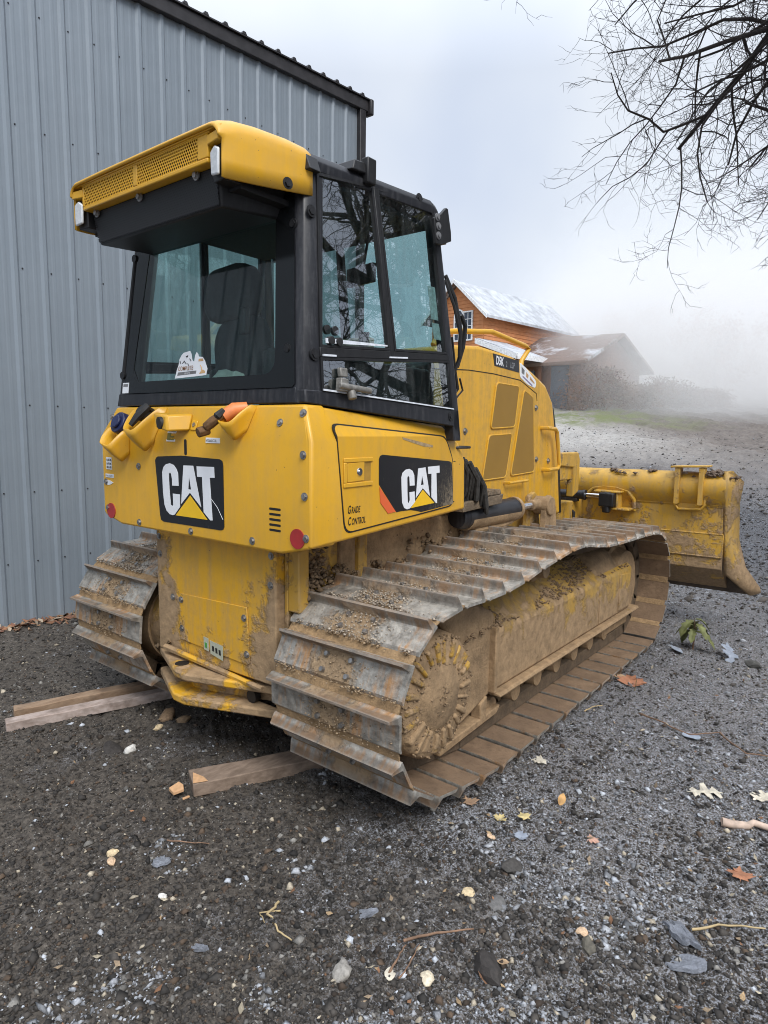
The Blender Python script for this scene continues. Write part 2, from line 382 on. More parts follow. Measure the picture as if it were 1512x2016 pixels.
def groundmat():
    m, nt, b = newmat('asphalt_millings'); p = pos(nt)
    ds = nd(nt, 'ShaderNodeVectorMath', {0: p, 1: tuple(FS)}, operation='DOT_PRODUCT').outputs['Value']; ds = math_(nt, 'SUBTRACT', ds, C0.dot(FS))
    dt = nd(nt, 'ShaderNodeVectorMath', {0: p, 1: tuple(FT)}, operation='DOT_PRODUCT').outputs['Value']; dt = math_(nt, 'SUBTRACT', dt, C0.dot(FT))
    a = noise(nt, p, 1.3, 5, .6); f1 = noise(nt, p, 48, 6, .7); f2 = noise(nt, p, 150, 4, .7); f3 = noise(nt, p, 9, 6, .65)
    c = mixc(nt, ramp(nt, f1, .34, .68), (.020, .0165, .0135), (.165, .142, .118))
    c = mixc(nt, math_(nt, 'MULTIPLY', ramp(nt, a, .45, .65), .55), c, (.042, .033, .024))
    vor = nd(nt, 'ShaderNodeTexVoronoi', {'Vector': p, 'Scale': 95.0})
    sp = math_(nt, 'MULTIPLY', ramp(nt, vor.outputs['Distance'], .30, .12), ramp(nt, nd(nt, 'ShaderNodeSeparateColor', {0: vor.outputs['Color']}).outputs[0], .72, .8))
    c = mixc(nt, math_(nt, 'MULTIPLY', sp, .75), c, mixc(nt, nd(nt, 'ShaderNodeSeparateColor', {0: vor.outputs['Color']}).outputs[1], (.30, .26, .20), (.42, .42, .42)))
    # frost lying on the open ground to the right, speckled by the chips
    fr = math_(nt, 'ADD', math_(nt, 'MULTIPLY', a, .9), math_(nt, 'MULTIPLY', f3, .5))
    side = ramp(nt, dt, -.4, 1.3, -.12, .30); near = ramp(nt, ds, 1.2, 3.4, .06, 0.0)
    fk = ramp(nt, math_(nt, 'ADD', math_(nt, 'ADD', fr, side), near), .64, .86)
    fk = math_(nt, 'MULTIPLY', fk, ramp(nt, math_(nt, 'ADD', math_(nt, 'MULTIPLY', f1, .25), math_(nt, 'MULTIPLY', f2, .85)), .52, .66))
    c = mixc(nt, math_(nt, 'MULTIPLY', fk, .72), c, (.45, .47, .52))
    # far slope: pale frosted gravel, a grass patch, brown mud
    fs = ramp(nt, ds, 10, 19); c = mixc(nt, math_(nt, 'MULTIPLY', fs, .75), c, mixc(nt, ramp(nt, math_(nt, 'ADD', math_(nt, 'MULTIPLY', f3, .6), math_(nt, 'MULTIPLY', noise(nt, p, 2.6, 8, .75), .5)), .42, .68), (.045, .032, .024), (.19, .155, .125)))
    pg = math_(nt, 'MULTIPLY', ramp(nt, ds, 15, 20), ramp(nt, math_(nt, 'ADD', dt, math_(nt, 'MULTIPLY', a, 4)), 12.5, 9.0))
    c = mixc(nt, math_(nt, 'MULTIPLY', pg, ramp(nt, math_(nt, 'ADD', f3, math_(nt, 'MULTIPLY', f1, .3)), .45, .7, .4, .95)), c, (.36, .345, .32))
    gr = math_(nt, 'MULTIPLY', math_(nt, 'MULTIPLY', ramp(nt, ds, 24, 26.5), ramp(nt, ds, 34, 31)), ramp(nt, dt, 14, 11))
    c = mixc(nt, math_(nt, 'MULTIPLY', gr, ramp(nt, noise(nt, p, 1.1, 5, .7), .40, .58)), c, (.13, .15, .05))
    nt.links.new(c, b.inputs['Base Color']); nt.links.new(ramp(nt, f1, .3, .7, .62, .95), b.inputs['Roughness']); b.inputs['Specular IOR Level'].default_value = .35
    bump(nt, b, math_(nt, 'ADD', math_(nt, 'MULTIPLY', f1, .9), math_(nt, 'MULTIPLY', f2, .6)), .85, .014)
    return m
M_GROUND = groundmat()
aF = math.atan2(FS.y, FS.x)
ang = np.concatenate([np.linspace(-R(42), R(42), 640), np.linspace(R(42), 2 * math.pi - R(42), 72)[1:-1]]) + aF
rad = .55 * (260 / .55) ** np.linspace(0, 1, 520)
AA, RR = np.meshgrid(ang, rad)
X = C0.x + RR * np.cos(AA); Y = C0.y + RR * np.sin(AA); Z = gzn(X, Y)
nr, na = X.shape; V = np.stack([X.ravel(), Y.ravel(), Z.ravel()], 1)
V = np.vstack([V, [[C0.x, C0.y, gz(C0.x, C0.y)]]])
i, j = np.meshgrid(np.arange(nr - 1), np.arange(na), indexing='ij'); j2 = (j + 1) % na
F = np.stack([(i * na + j), ((i + 1) * na + j), ((i + 1) * na + j2), (i * na + j2)], -1).reshape(-1, 4)
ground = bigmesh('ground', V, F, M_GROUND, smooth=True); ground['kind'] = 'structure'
ground['label'] = 'dark ground of asphalt millings and frost rising to a slope behind'

# loose chips and gravel, far too many to count: irregular little stones
def stones(name, xs, ys, zs, size, colr, seed, mat, parent=None, flat=.65, orient=None):
    rg = np.random.default_rng(seed); n = len(xs)
    base = np.array([(1, 0, 0), (-1, 0, 0), (0, 1, 0), (0, -1, 0), (0, 0, 1), (0, 0, -1)], float)
    tri = np.array([(0, 2, 4), (2, 1, 4), (1, 3, 4), (3, 0, 4), (2, 0, 5), (1, 2, 5), (3, 1, 5), (0, 3, 5)])
    V = np.repeat(base[None], n, 0) * (1 + rg.uniform(-.35, .35, (n, 6, 1))) + rg.uniform(-.25, .25, (n, 6, 3))
    V[:, :, 2] *= flat; V[:, :, 0] *= rg.uniform(.7, 1.5, (n, 1))
    a = rg.uniform(0, 2 * math.pi, n); ca, sa = np.cos(a)[:, None], np.sin(a)[:, None]
    tl = rg.uniform(-.5, .5, n)[:, None]
    x = V[:, :, 0] * ca - V[:, :, 1] * sa; y = V[:, :, 0] * sa + V[:, :, 1] * ca; z = V[:, :, 2] + x * tl
    V = np.stack([x, y, z], -1) * size[:, None, None] + np.stack([xs, ys, zs], 1)[:, None, :]
    F = (tri[None] + (np.arange(n) * 6)[:, None, None]).reshape(-1, 3)
    o = bigmesh(name, V.reshape(-1, 3), F, mat, parent, np.repeat(colr, 6, 0)); o['kind'] = 'stuff'
    return o
rg = np.random.default_rng(11); n = 185000
r = 1.15 * (15 / 1.15) ** rg.uniform(0, 1, n) ** .95; a = aF + rg.uniform(-R(39), R(39), n)
xs = C0.x + r * np.cos(a); ys = C0.y + r * np.sin(a)
keep = ~((xs < -2.78)); xs, ys, r = xs[keep], ys[keep], r[keep]; n = len(xs)
sz = np.clip(rg.lognormal(math.log(.0036), .58, n), .0018, .017) * (1 + np.clip((r - 4) / 8, 0, 1.3))
g = rg.uniform(0, 1, n); pal = np.empty((n, 3)); v = rg.uniform(.014, .07, n)
pal[:] = v[:, None] * np.array([1.16, 1.0, .85])
k = (g > .5) & (g < .62); pal[k] *= np.array([1.5, 1.15, .85])
fro = (fbm(xs * 2.3, ys * 2.3, 63, 3) + .16 * np.clip((st(xs, ys)[1] - .0) / 1.2, -1, 1)) > .52; k = fro & (rg.uniform(0, 1, n) < .5); pal[k] = rg.uniform(.14, .52, k.sum())[:, None] * np.array([.97, 1.0, 1.06])
k = g > .90; pal[k] = (rg.uniform(.10, .32, k.sum()))[:, None] * np.array([1.06, 1, .9])
k = g > .972; pal[k] = (rg.uniform(.3, .52, k.sum()))[:, None] * np.array([1.08, .93, .70]); sz[k] *= 1.25
k = g > .99; pal[k] = (rg.uniform(.45, .62, k.sum()))[:, None] * np.array([.95, 1, 1.08])
stones('gravel', xs, ys, gzn(xs, ys) + sz * .15, sz, pal, 5, M_STONE)['label'] = 'dark asphalt chips and pale pebbles strewn over the ground'

n = 9000; r = 6.5 * (26 / 6.5) ** rg.uniform(0, 1, n); a = aF + rg.uniform(-R(8), R(36), n) * -1; xs = C0.x + r * np.cos(a); ys = C0.y + r * np.sin(a)
sz = np.clip(rg.lognormal(math.log(.016), .55, n), .006, .06); v = rg.uniform(.035, .14, n); pal = v[:, None] * np.array([1.1, .95, .82]); k = rg.uniform(0, 1, n) > .84; pal[k] = rg.uniform(.2, .5, k.sum())[:, None] * np.array([.95, .98, 1.05])
keep = ~((xs < -2.7) & (ys < 4.2)); stones('soil_clods', xs[keep], ys[keep], gzn(xs[keep], ys[keep]), sz[keep], pal[keep], 15, M_STONE)['label'] = 'churned clods of soil on the slope beyond the blade'

# ------------------------------------------------------------------ ribbed metal building on the left
def wallmat():
    m, nt, b = newmat('grey_blue_sheet_metal'); p = pos(nt)
    n = noise(nt, p, 1.1, 4); st_ = noise(nt, stretch(nt, p, (8, 8, .5)), 2.5, 6, .6); f = noise(nt, p, 70, 4, .7)
    c = mixc(nt, ramp(nt, n, .3, .7), (.225, .265, .305), (.255, .295, .335))
    c = mixc(nt, math_(nt, 'MULTIPLY', ramp(nt, math_(nt, 'ADD', math_(nt, 'MULTIPLY', st_, .8), math_(nt, 'MULTIPLY', f, .3)), .5, .75), .18), c, (.16, .18, .205))
    nt.links.new(c, b.inputs['Base Color']); b.inputs['Roughness'].default_value = .42; b.inputs['Metallic'].default_value = .15
    bump(nt, b, math_(nt, 'ADD', noise(nt, p, 2.2, 3), math_(nt, 'MULTIPLY', f, .03)), .12, .05)
    return m
M_WALL = wallmat(); M_TRIM = plain('black_trim_steel', (.030, .028, .030), .5, .1, var=.35, scale=9)
M_SCREW = plain('screw_head', (.05, .05, .055), .5, .5)
XW = -2.815; PITCH = .2128; Y1 = 3.86
def eave(y): return 4.907 + (y - 1.24) * .0726
bld = empty('metal_building', (XW, 0, -.06), 'ribbed blue-grey metal building with a black roof edge along the left', 'building')
prof = [(0, 0), (.012, 0)]
def ribprof():
    pr = []
    for (c, wd, tp, h) in ((0.0, .030, .012, .017), (.071, .018, .008, .0013), (.142, .018, .008, .0013)):
        pr += [(c - wd, 0), (c - tp, h), (c + tp, h), (c + wd, 0)]
    return pr
npan = 15; y = Y1 - npan * 4 * PITCH
for k in range(npan):
    ya = Y1 - (k + 1) * 4 * PITCH; pts = []
    for q in range(4):
        for (dy, h) in ribprof(): pts.append((ya + .030 + q * PITCH + dy, h + (.0012 if k % 2 else 0)))
    pts.append((ya + .030 + 4 * PITCH - .026, (.0012 if k % 2 else 0)))
    m = MB(); n = len(pts)
    vs_ = [(XW + h, yy, zz) for zz in (0, 1) for (yy, h) in pts]
    vs_ = [(XW + h, yy, -.16) for (yy, h) in pts] + [(XW + h, yy, eave(yy) + .05) for (yy, h) in pts]
    m.add(vs_, [(i, i + 1, n + i + 1, n + i) for i in range(n - 1)])
    o = m.build('wall_panel', M_WALL, bld, smooth=0, fix=False)
    sm = MB()
    for z in (.42, .96, 1.62, 2.62, 3.62, 4.42):
        for q in range(4):
            yy = ya + .030 + q * PITCH + .042 + .01 * math.sin(k * 3 + q)
            if z < eave(yy) - .1: sm.cyl((XW, yy, z), (XW + .007, yy, z), .0065, .005, 6)
    so_ = sm.build('screw_row', M_SCREW, o, smooth=0); so_['kind'] = 'stuff'
m = MB(); m.box(XW - .02, XW + .055, Y1 + .0, Y1 + .10, -.2, eave(Y1) + .02); m.build('corner_trim', M_TRIM, bld, .006)
m = MB(); ya, yb = -9.0, Y1 + .13
m.hexa([(XW + .001, ya, eave(ya) - .005), (XW + .06, ya, eave(ya) - .005), (XW + .06, yb, eave(yb) - .005), (XW + .001, yb, eave(yb) - .005)],
       [(XW + .001, ya, eave(ya) + .115), (XW + .06, ya, eave(ya) + .115), (XW + .06, yb, eave(yb) + .115), (XW + .001, yb, eave(yb) + .115)])
m.build('rake_trim', M_TRIM, bld, .008)
m = MB(); rs = MB(); yb2 = yb + .02
m.hexa([(XW - 7, ya, eave(ya) + .117), (XW + .08, ya, eave(ya) + .117), (XW + .08, yb2, eave(yb2) + .117), (XW - 7, yb2, eave(yb2) + .117)],
       [(XW - 7, ya, eave(ya) + .130), (XW + .08, ya, eave(ya) + .130), (XW + .08, yb2, eave(yb2) + .130), (XW - 7, yb2, eave(yb2) + .130)])
ro = m.build('roof', M_TRIM, bld)
yy = yb - .12
while yy > -6:
    m = MB(); z = eave(yy) + .130
    m.hexa([(XW - 7, yy - .03, z), (XW + .082, yy - .03, z), (XW + .082, yy + .03, z), (XW - 7, yy + .03, z)], [(XW - 7, yy - .014, z + .026), (XW + .082, yy - .014, z + .026), (XW + .082, yy + .014, z + .026), (XW - 7, yy + .014, z + .026)])
    m.build('roof_rib', M_TRIM, ro, smooth=0); yy -= .2128
m = MB(); m.box(XW - .01, XW + .10, yb, yb + .055, eave(yb) - .04, eave(yb) + .13); m.build('gutter_end', M_TRIM, bld, .012)
m = MB(); m.box(XW - 6.9, XW - .021, Y1 + .03, Y1 + .06, -.2, eave(Y1) + .14); m.build('end_wall', M_WALL, bld)

# ------------------------------------------------------------------ house on the slope, half lost in the mist
M_SID = plain('orange_lap_siding', (.50, .20, .075), .7, var=.12, scale=3)
M_SID2 = plain('brown_lap_siding', (.20, .085, .042), .75, var=.2, scale=3)
M_WTRIM = plain('white_window_trim', (.72, .73, .75), .5)
M_PANE = plain('dark_window_pane', (.03, .045, .07), .1)
def roofmat():
    m, nt, b = newmat('snowy_shingles'); p = pos(nt)
    sx = nd(nt, 'ShaderNodeSeparateXYZ', {0: p})
    co = math_(nt, 'FRACT', math_(nt, 'MULTIPLY', sx.outputs[2], 5.0)); n = noise(nt, p, .55, 5, .65); f = noise(nt, p, 6, 5, .7)
    c = mixc(nt, f, (.10, .06, .045), (.22, .14, .10)); c = mixc(nt, ramp(nt, co, .0, .18, .5, 0), c, (.05, .03, .022))
    c = mixc(nt, ramp(nt, math_(nt, 'ADD', n, math_(nt, 'MULTIPLY', f, .18)), .60, .72), c, (.50, .51, .54))
    nt.links.new(c, b.inputs['Base Color']); b.inputs['Roughness'].default_value = .85
    return m
M_ROOF = roofmat(); M_SNOW = plain('thin_snow', (.40, .42, .45), .7, var=.3, scale=2)
HU = (FS + FT).normalized(); HV = (FT - FS).normalized(); H0 = C0 + FS * 36 + FT * 3.8
def hp(u, v, z): q = H0 + HU * u + HV * v; return Vector((q.x, q.y, z - 1.15))
house = empty('timber_house', tuple(hp(4, 0, 4.1)), 'orange-brown gabled house with patchy snow on its roofs up the slope', 'house')
zb = 3.6
def siding(mb, a, b, z0, z1, out, clip=None, step=.19):
    """lap boards between plan points a, b; clip(z) gives the usable fraction range"""
    z = z0; out = Vector(out)
    while z < z1 - .01:
        zt = min(z + step, z1)
        f0, f1 = clip(z) if clip else (0, 1); g0, g1 = clip(zt) if clip else (0, 1)
        A = Vector(a); B = Vector(b)
        q = [A.lerp(B, f0), A.lerp(B, f1), A.lerp(B, g1), A.lerp(B, g0)]
        zl, zh = z - 1.15, zt - 1.15
        lo = [Vector((q[0].x, q[0].y, zl)) + out * .035, Vector((q[1].x, q[1].y, zl)) + out * .035, Vector((q[1].x, q[1].y, zl)) - out * .02, Vector((q[0].x, q[0].y, zl)) - out * .02]
        hi = [Vector((q[3].x, q[3].y, zh)) + out * .008, Vector((q[2].x, q[2].y, zh)) + out * .008, Vector((q[2].x, q[2].y, zh)) - out * .02, Vector((q[3].x, q[3].y, zh)) - out * .02]
        mb.hexa(lo, hi); z = zt
    return mb
W = 1.75; EZ = 8.75; PZ = 10.35
m = MB(); cl = lambda z: (0, 1) if z <= EZ else (.5 * (z - EZ) / (PZ - EZ), 1 - .5 * (z - EZ) / (PZ - EZ))
siding(m, hp(0, -W, 0), hp(0, W, 0), zb, PZ - .02, -HU, cl); s1 = m.build('gable_wall', M_SID, house, smooth=0); s1['kind'] = 'stuff'
m = MB(); siding(m, hp(.03, W, 0), hp(9, W, 0), zb, EZ, HV); s1 = m.build('side_wall', M_SID, house, smooth=0); s1['kind'] = 'stuff'
for sgn, nm in ((1, 'roof_slope'), (-1, 'roof_slope')):
    m = MB(); sl = (PZ - EZ) / W; ov = .45
    q = [hp(-.4, 0, PZ + .08), hp(9.3, 0, PZ + .08), hp(9.3, sgn * (W + ov), EZ - sl * ov + .08), hp(-.4, sgn * (W + ov), EZ - sl * ov + .08)]
    m.prism(q, (0, 0, .14)); m.build('roof', M_SNOW if sgn > 0 else M_ROOF, house, smooth=0)
m = MB()
for sgn in (1, -1):
    a = hp(-.44, 0, PZ + .06); b_ = hp(-.44, sgn * (W + .5), EZ - (PZ - EZ) / W * .5 + .06)
    m.hexa([a, b_, b_ + HU * .04, a + HU * .04], [p + Vector((0, 0, .2)) for p in (a, b_, b_ + HU * .04, a + HU * .04)])
m.build('barge_board', M_WTRIM, house, smooth=0)
def window(v0, v1, z0, z1, u=-.04, arch=False, cols=2, rows=4):
    f = MB(); t = .07
    for (a, b_, c, d) in ((v0 - t, v0, z0 - t, z1 + (0 if arch else t)), (v1, v1 + t, z0 - t, z1 + (0 if arch else t)), (v0, v1, z0 - t, z0)) + (() if arch else ((v0, v1, z1, z1 + t),)):
        f.hexa([hp(u - .06, a, c), hp(u - .06, b_, c), hp(u + .02, b_, c), hp(u + .02, a, c)], [hp(u - .06, a, d), hp(u - .06, b_, d), hp(u + .02, b_, d), hp(u + .02, a, d)])
    vc = (v0 + v1) / 2; rr = (v1 - v0) / 2
    if arch:
        for k in range(8):
            a0, a1 = math.pi * k / 8, math.pi * (k + 1) / 8
            ring = lambda aa, r_, uu: hp(uu, vc + r_ * math.cos(aa), z1 + r_ * math.sin(aa))
            f.hexa([ring(a0, rr, u - .06), ring(a0, rr + t, u - .06), ring(a0, rr + t, u + .02), ring(a0, rr, u + .02)], [ring(a1, rr, u - .06), ring(a1, rr + t, u - .06), ring(a1, rr + t, u + .02), ring(a1, rr, u + .02)])
    for k in range(1, cols):
        vv = v0 + (v1 - v0) * k / cols; f.hexa([hp(u - .04, vv - .015, z0), hp(u - .04, vv + .015, z0), hp(u, vv + .015, z0), hp(u, vv - .015, z0)], [hp(u - .04, vv - .015, z1), hp(u - .04, vv + .015, z1), hp(u, vv + .015, z1), hp(u, vv - .015, z1)])
    for k in range(1, rows):
        zz = z0 + (z1 - z0) * k / rows; f.hexa([hp(u - .045, v0, zz - .015), hp(u - .045, v1, zz - .015), hp(u, v1, zz - .015), hp(u, v0, zz - .015)], [hp(u - .045, v0, zz + .015), hp(u - .045, v1, zz + .015), hp(u, v1, zz + .015), hp(u, v0, zz + .015)])
    fo = f.build('window', M_WTRIM, house, smooth=0)
    g = MB(); poly = [hp(u - .015, v0, z0), hp(u - .015, v1, z0), hp(u - .015, v1, z1)]
    if arch: poly += [hp(u - .015, vc + rr * math.cos(math.pi * k / 8), z1 + rr * math.sin(math.pi * k / 8)) for k in range(1, 8)]
    poly.append(hp(u - .015, v0, z1)); g.prism(poly, tuple(HU * .01)); g.build('pane', M_PANE, fo, smooth=0)
window(.52, 1.02, 7.45, 8.85); window(-.1, .4, 7.45, 8.75, arch=True)
# wing with the big brown roof
m = MB(); siding(m, hp(2.2, W, 0), hp(2.2, 6.2, 0), zb, 6.3, -HU); s1 = m.build('wing_wall', M_SID2, house, smooth=0); s1['kind'] = 'stuff'
m = MB(); cl2 = lambda z: (0, 1) if z <= 6.3 else (.5 * (z - 6.3) / 1.45, 1 - .5 * (z - 6.3) / 1.45)
siding(m, hp(2.2, 6.2, 0), hp(9, 6.2, 0), zb, 7.72, HV, cl2); s1 = m.build('wing_gable', M_SID2, house, smooth=0); s1['kind'] = 'stuff'
m = MB(); m.prism([hp(1.6, W - .2, 5.98), hp(5.6, W - .2, 7.9), hp(5.6, 6.8, 7.7), hp(1.6, 6.8, 5.98)], (0, 0, .16)); m.build('wing_roof', M_ROOF, house, smooth=0)
m = MB(); m.prism([hp(9.6, W - .2, 5.98), hp(5.6, W - .2, 7.9), hp(5.6, 6.8, 7.7), hp(9.6, 6.8, 5.98)], (0, 0, .16)); m.build('wing_roof', M_ROOF, house, smooth=0)
# porch roof carrying snow
m = MB(); m.prism([hp(-.6, W + .05, 7.25), hp(2.1, W + .05, 7.25), hp(2.1, 4.3, 6.3), hp(-.6, 4.3, 6.3)], (0, 0, .13)); m.build('porch_roof', M_SNOW, house, smooth=0)
m = MB(); m.box(0, 1, 0, 1, 0, 1); m = MB(); a, b_ = hp(-.65, 4.32, 6.16), hp(2.1, 4.32, 6.16)
m.hexa([a, b_, b_ + HV * .05, a + HV * .05], [p + Vector((0, 0, .26)) for p in (a, b_, b_ + HV * .05, a + HV * .05)]); a, b_ = hp(-.65, 4.3, 6.16), hp(-.65, W, 7.1)
m.hexa([a, b_, b_ - HU * .05, a - HU * .05], [p + Vector((0, 0, .26)) for p in (a, b_, b_ - HU * .05, a - HU * .05)]); m.build('fascia', M_WTRIM, house, smooth=0)
for (u, v) in ((-.4, 4.1), (1.9, 4.1)):
    m = MB(); p = hp(u, v, zb); m.box(p.x - .09, p.x + .09, p.y - .09, p.y + .09, zb - 1.15, 5.15); m.build('porch_post', M_SID2, house, smooth=0)
m = MB(); q = [hp(2.12, 4.6, zb), hp(2.12, 5.6, zb), hp(2.17, 5.6, zb), hp(2.17, 4.6, zb)]; m.hexa(q, [Vector((p.x, p.y, 4.85)) for p in q]); m.build('door', M_PANE, house, smooth=0)
m = MB(); q = [hp(2.12, 2.4, 4.9), hp(2.12, 3.6, 4.9), hp(2.17, 3.6, 4.9), hp(2.17, 2.4, 4.9)]; m.hexa(q, [Vector((p.x, p.y, 4.65)) for p in q]); m.build('pane', M_PANE, house, smooth=0)

# ------------------------------------------------------------------ trees
M_BARK = plain('dark_bark', (.038, .030, .025), .9, var=.4, scale=18, bmp=.6); M_TWIG = plain('twig_bark', (.030, .023, .022), .9, var=.3, scale=5)
class Tree:
    def __init__(s, seed): s.r = random.Random(seed); s.seg = []
    def grow(s, mbs, p, d, Lh, r0, lvl, maxl, bend, kids, sides):
        rr = s.r; n = (7, 7, 6, 5, 4, 3)[min(lvl, 5)]; pts = [p.copy()]; rad_ = [r0]; dirs = []
        q = p.copy(); dd = d.normalized(); end = r0 * (.5 if lvl == 0 else .36)
        for i in range(n):
            wv = Vector((rr.gauss(0, 1), rr.gauss(0, 1), rr.gauss(0, .8))) * (.05 if lvl == 0 else .17 + .03 * lvl)
            dd = (dd + wv + Vector((0, 0, bend[min(lvl, len(bend) - 1)]))).normalized(); q = q + dd * (Lh / n)
            pts.append(q.copy()); dirs.append(dd.copy()); rad_.append(r0 + (end - r0) * (i + 1) / n)
        mbs[min(lvl, len(mbs) - 1)].tube(pts, rad_, sides[min(lvl, len(sides) - 1)], cap=(lvl < 2))
        if lvl >= maxl: return
        for k in range(kids[lvl]):
            f = (.25 if lvl else .45) + (.75 if lvl else .55) * (k + rr.random()) / kids[lvl]; f = min(f, .995)
            i = min(int(f * n), n - 1); ft = f * n - i; b = pts[i].lerp(pts[i + 1], ft); rb = rad_[i] + (rad_[i + 1] - rad_[i]) * ft
            ax = dirs[i].orthogonal().normalized(); ax.rotate(Matrix.Rotation(rr.uniform(0, 2 * math.pi), 3, dirs[i]))
            cd_ = dirs[i].copy(); cd_.rotate(Matrix.Rotation(R(rr.uniform(28, 68)), 3, ax))
            s.grow(mbs, b, cd_, Lh * rr.uniform(.42, .72) * (1.15 - .45 * f), max(rb * rr.uniform(.48, .74), .0036), lvl + 1, maxl, bend, kids, sides)
def bare_tree(name, x, y, h, r, seed, label, limbs, group=None, lmax=5, kids=(0, 8, 6, 6, 5), tw=1.0):
    T = Tree(seed); z = gz(x, y) - .1; root = empty(name, (x, y, z), label, 'tree', group)
    m = MB(); T.grow([m], Vector((x, y, z)), Vector((.03, .02, 1)), h, r, 0, 0, (0.02,), (0,), (12,))
    m.build('trunk', M_BARK, root, smooth=60)
    tw_ = MB()
    for (zf, az, el, ln, rr_) in limbs:
        lm = MB(); d = Vector((math.sin(R(az)) * math.cos(R(el)), math.cos(R(az)) * math.cos(R(el)), math.sin(R(el))))
        T.grow([lm, lm, lm, tw_], Vector((x, y, z + h * zf)), d, ln, rr_, 1, lmax, (0, .015, -.02, -.02, 0), kids, (8, 8, 6, 4, 3))
        lm.build('limb', M_BARK, root, smooth=60)
    o = tw_.build('twigs', M_TWIG, root, smooth=0, fix=False); o['kind'] = 'stuff'
    return root
TREES = True
if TREES:
    # tree just beyond the right edge: its limbs reach into the picture
    bare_tree('bare_tree', 2.7, 8.7, 8.8, .26, 4, 'bare tree just beyond the right edge whose twigs hang into the sky', [
        (.64, 285, 26, 2.7, .05), (.66, 250, 27, 3.1, .05), (.69, 268, 22, 3.3, .055), (.72, 236, 28, 3.4, .055), (.74, 300, 24, 3.0, .05), (.71, 275, 30, 3.2, .05), (.73, 256, 22, 4.2, .055), (.77, 262, 26, 4.4, .06), (.79, 250, 24, 4.5, .06), (.84, 245, 26, 4.3, .05), (.90, 238, 24, 4.5, .05),
        (.76, 255, 28, 3.7, .065), (.80, 243, 32, 3.9, .07), (.84, 270, 32, 4.2, .075), (.90, 225, 42, 3.8, .07), (.95, 262, 40, 4.2, .08), (.9, 330, 45, 4, .07), (.7, 60, 35, 4, .07), (.85, 130, 40, 4, .07), (.64, 215, 26, 2.6, .05)], None, 5, (0, 8, 6, 4, 2))
    bare_tree('bare_tree', 6.2, 7.0, 6.4, .30, 7, 'thick-trunked bare tree mirrored in the cab side windows', [
        (.42, 265, 30, 4.6, .12), (.55, 230, 35, 4.6, .12), (.62, 290, 40, 4.4, .11), (.5, 200, 28, 4.0, .10), (.72, 250, 45, 4.4, .11), (.8, 180, 40, 4.0, .09), (.85, 300, 55, 4.0, .09), (.95, 220, 65, 4.2, .10), (.4, 240, 15, 3.6, .07), (.48, 215, 22, 3.8, .08)], None, 5, (0, 9, 8, 6, 5))
    bare_tree('bare_tree', 9.5, 3.6, 6.0, .20, 9, 'bare tree standing farther right, seen only mirrored in the cab glass', [
        (.35, 250, 25, 3.6, .06), (.45, 290, 30, 3.6, .06), (.6, 200, 35, 3.6, .06), (.7, 270, 40, 3.6, .06), (.8, 330, 45, 3.2, .06), (.95, 240, 70, 3.4, .06)], None, 4, (0, 7, 6, 6))
    for k, (x, y) in enumerate(((7.5, 1.2), (7.2, 6.0), (9.5, 10.5), (11, 7.2))):
        bare_tree('bare_shrub', x, y, 2.2 + .4 * k, .05, 30 + k, ('leafless shrub growing beside the open yard', 'leafless shrub near the big tree trunk', 'leafless shrub behind the big tree', 'tall leafless shrub between the two bare trees')[k], [
            (.12, 90 * q + 20 * k, 48, 1.9, .028) for q in range(4)] + [(.4, 60 + 80 * q, 55, 1.7, .022) for q in range(4)], None, 4, (0, 7, 6, 5))
    T = Tree(77); m = MB(); rt = random.Random(12)
    for k in range(130):
        x, y = rt.uniform(9, 16), rt.uniform(-3, 13)
        T.grow([m, m, m], Vector((x, y, gz(x, y) - .1)), Vector((rt.uniform(-.2, .2), rt.uniform(-.2, .2), 1)), rt.uniform(2.4, 5.0), rt.uniform(.018, .045), 3, 5, (0, 0, 0, .01, 0, 0), (0, 0, 0, 10, 6), (5, 5, 5, 4, 3, 3))
    o = m.build('undergrowth', M_TWIG, smooth=0, fix=False); o['kind'] = 'stuff'; o['label'] = 'tangle of leafless saplings at the edge of the yard'
    # brown brush running out of the house's corner into the mist
    M_BRU = plain('brown_brush', (.16, .075, .035), .9, var=.5, scale=1.2)
    rg = np.random.default_rng(44); nL = 30000; bs = rg.uniform(0, 1, nL); cs_ = 33.5 + 3.5 * bs + rg.normal(0, .6, nL); ct_ = 9.3 + 9.5 * bs + rg.normal(0, .3, nL)
    hh_ = (1.9 - 1.25 * bs) * (.55 + .9 * vnoise(bs * 26, bs * 3, 8)) * rg.uniform(.02, 1, nL)
    bx = C0.x + FS.x * cs_ + FT.x * ct_; by = C0.y + FS.y * cs_ + FT.y * ct_; c = np.stack([bx, by, gzn(bx, by) + hh_], 1)
    u = rg.normal(0, 1, (nL, 3)); u /= np.linalg.norm(u, axis=1)[:, None]; v = np.cross(u, rg.normal(0, 1, (nL, 3))); v /= np.linalg.norm(v, axis=1)[:, None]
    o = bigmesh('brush', np.stack([c + u * .09, c + v * .03, c - u * .09, c - v * .03], 1).reshape(-1, 3), np.arange(nL * 4).reshape(-1, 4), M_BRU); o['kind'] = 'stuff'; o['label'] = 'bank of brown brush beside the house, half hidden in mist'
    # russet trees fading in the mist
    M_RUS = plain('russet_leaves', (.30, .12, .04), .8, var=.4, scale=2); rt = random.Random(3)
